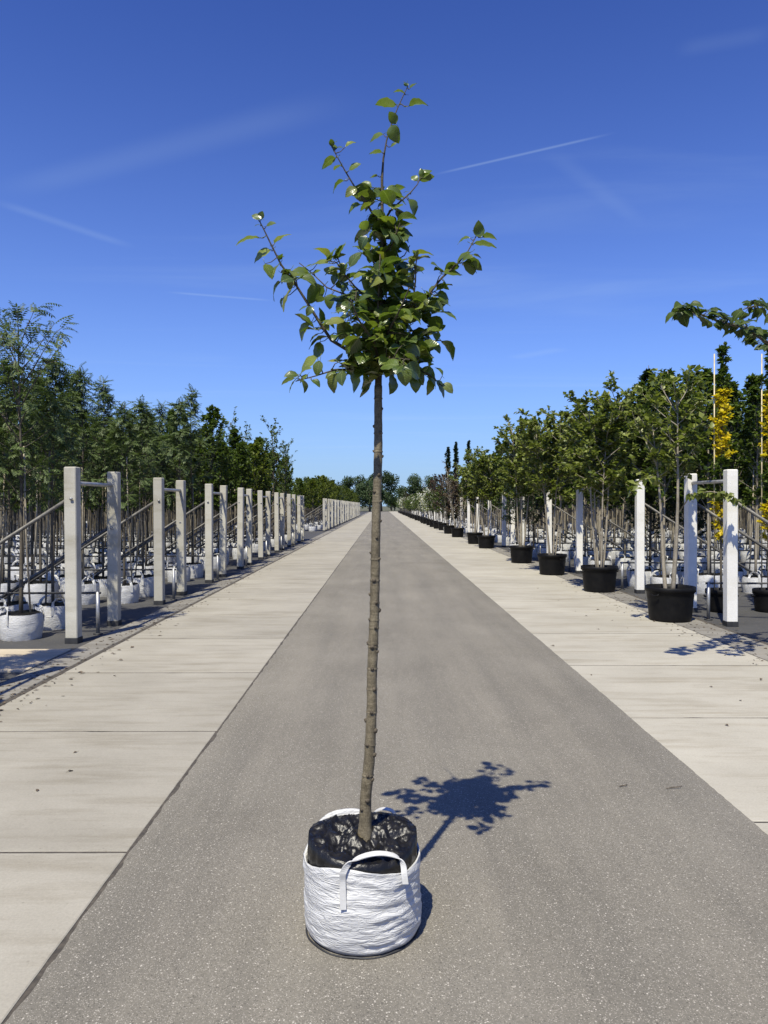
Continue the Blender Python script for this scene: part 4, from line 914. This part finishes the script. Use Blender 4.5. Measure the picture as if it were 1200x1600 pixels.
far_stock('far_nursery_trees', 8.6, 48, 43, 150, 1250, 6, ('oval_leaf', 'bark_dark', 'bag'), 'mass of far young trees in white bags beyond the white posts')
def big_tree(seed, H, Rr):
    rng = random.Random(seed); U = rng.uniform; w = MB(); l = MB()
    w.tube([(0, 0, 0), (U(-.2, .2), 0, H * .3), (U(-.3, .3), 0, H * .8)], [.35, .28, .08], 8)
    for i in range(26):
        a = U(0, 6.283); z = U(.25, .95) * H; rr = Rr * math.sqrt(max(.05, 1 - ((z / H - .58) / .45) ** 2)) * U(.5, .95); c = V((rr * math.cos(a), rr * math.sin(a), z))
        w.tube([(0, 0, z * .7), c], [.09, .03], 5)
        for q in range(260):
            v = V((rng.gauss(0, 1), rng.gauss(0, 1), rng.gauss(0, .8))); v = c + v.normalized() * Rr * .36 * U(.3, 1) ** .5
            d = V((U(-1, 1), U(-1, 1), U(-1, 1))).normalized(); L = U(.25, .5); s = d.orthogonal().normalized() * L * .4
            l.add([v, v + d * L * .5 + s, v + d * L, v + d * L * .5 - s], [(0, 1, 2, 3)])
    return w.mesh('trunk', M['bark_dark']), l.mesh('crown', M['wood_leaf'], False)
BT = [big_tree(i, h, r) for i, (h, r) in enumerate(((10, 4.2), (9, 4.0), (11, 4.6)))]
for i, (px, d, s) in enumerate(((556, 215, .98), (578, 205, .93), (596, 222, 1.02), (537, 225, .85), (640, 240, .9), (660, 235, 1.0), (515, 240, .9), (612, 260, .55))):
    o = thing('far_tree', ((px - VX) * d / FPX, d, -.06), 'large round dark green tree closing the view at the road end', 'tree', 'round trees at the road end', i * 1.3)
    link('trunk', BT[i % 3][0], o, scale=s); link('crown', BT[i % 3][1], o, scale=s)
def wood():
    rng = random.Random(9); U = rng.uniform; b = MB()
    for i in range(170):
        x = U(-175, 175); y = U(262, 300); H = U(6, 9.5); b.tube([(x, y, -.06), (x, y, H * .6)], [.3, .1], 4, 1)
        for q in range(170):
            v = V((rng.gauss(0, 1), rng.gauss(0, 1), rng.gauss(0, 1))).normalized() * U(.3, 1) ** .5; p = V((x + v.x * 3.4, y + v.y * 3, H * .55 + v.z * H * .45)); L = U(.5, 1.1); d = V((U(-1, 1), U(-1, 1), U(-1, 1))).normalized(); s = d.orthogonal().normalized() * L * .4
            b.add([p, p + d * L * .5 + s, p + d * L, p + d * L * .5 - s], [(0, 1, 2, 3)], 0)
    tag(b.build('far_wood', [M['wood_leaf'], M['bark_dark']], smooth=False), 'low dark wood along the horizon behind the nursery', 'wood', kind='stuff')
wood()

# ------------------------------------------------------------------ dry leaves and twigs lying about
def litter():
    rng = random.Random(4); ms = []
    for s in range(3):
        b = MB(); vs_ = []
        for i in range(6):
            t = i / 5; w = .28 * math.sin(math.pi * min(.97, max(.03, t)))
            for q in (-1, 0, 1): vs_.append((q * w, t, .10 * math.sin(t * 3 + s) + abs(q) * w * .5 + .01))
        b.add(vs_, [(i * 3 + k, i * 3 + k + 1, i * 3 + 4 + k, i * 3 + 3 + k) for i in range(5) for k in range(2)]); b.tube([(0, -.3, .02), (0, .05, .02)], .02, 4); ms.append(b.mesh('fallen_leaf', M['dry_leaf']))
    spots = [(120, 1180), (105, 1212), (58, 1240), (937, 955), (975, 960), (934, 986), (915, 965), (981, 984), (1111, 1077), (1190, 1067), (962, 948), (948, 950), (990, 957), (900, 958), (872, 940), (842, 921), (1002, 968), (360, 938), (395, 939), (185, 1035), (30, 1100), (862, 1012), (925, 1058), (1010, 962), (956, 972), (1160, 1100), (905, 905), (1140, 1140), (180, 1060), (250, 990)]
    for i, (px, py) in enumerate(spots):
        d = CAM_H * FPX / (py - VY); p = P(px, py, d); right = px > 600
        o = link('fallen_leaf', ms[i % 3], None, (p.x, p.y, .021), (rng.uniform(-.2, .2), rng.uniform(-.2, .2), rng.uniform(0, 6.28)), rng.uniform(.025, .05))
        tag(o, 'small dry brown leaf lying on the pale slabs ' + ('near the black tubs' if right else 'beside the paired grey posts'), 'leaf', 'dry leaves near the tubs' if right else 'dry leaves beside the grey posts')
    for px, py, lb in ((976, 1237, 'short'), (1056, 1240, 'longer bent')):
        d = CAM_H * FPX / (py - VY); p = P(px, py, d); L = .03 if lb == 'short' else .055
        b = MB(); b.tube([(-L, -.01, .006), (-.2 * L, .006, .008), (.4 * L, .0, .012), (L, .03, .006)], [.002, .003, .0025, .0015], 6)
        o = b.build('dry_twig', M['dry_leaf']); o.location = (p.x, p.y, .021); tag(o, lb + ' dry brown twig lying on the asphalt near the slab edge', 'twig')
litter()

def debris(x0, x1, name, label, n, seed):
    rng = random.Random(seed); U = rng.uniform; b = MB()
    for i in range(n):
        y = 5.5 + 40 * U(0, 1) ** 2; x = rng.gauss((x0 + x1) / 2, (x1 - x0) / 3.2); a = U(0, 6.28); L = U(.008, .035); w = L * U(.2, .5); z = .0215 + U(0, .003)
        c, s_ = math.cos(a), math.sin(a)
        b.add([(x, y, z), (x + c * L - s_ * w, y + s_ * L + c * w, z + U(0, .012)), (x + 2 * c * L, y + 2 * s_ * L, z + U(0, .006)), (x + c * L + s_ * w, y + s_ * L - c * w, z + U(0, .008))], [(0, 1, 2), (0, 2, 3)])
    tag(b.build(name, M['dry_leaf'], smooth=False), label, 'litter', kind='stuff')
debris(-3.62, -3.05, 'leaf_litter', 'crumbs of dry leaves along the kerb of the paired grey posts', 1300, 1)
debris(4.0, 4.75, 'leaf_litter', 'crumbs of dry leaves on the slabs around the black tubs', 1300, 2)
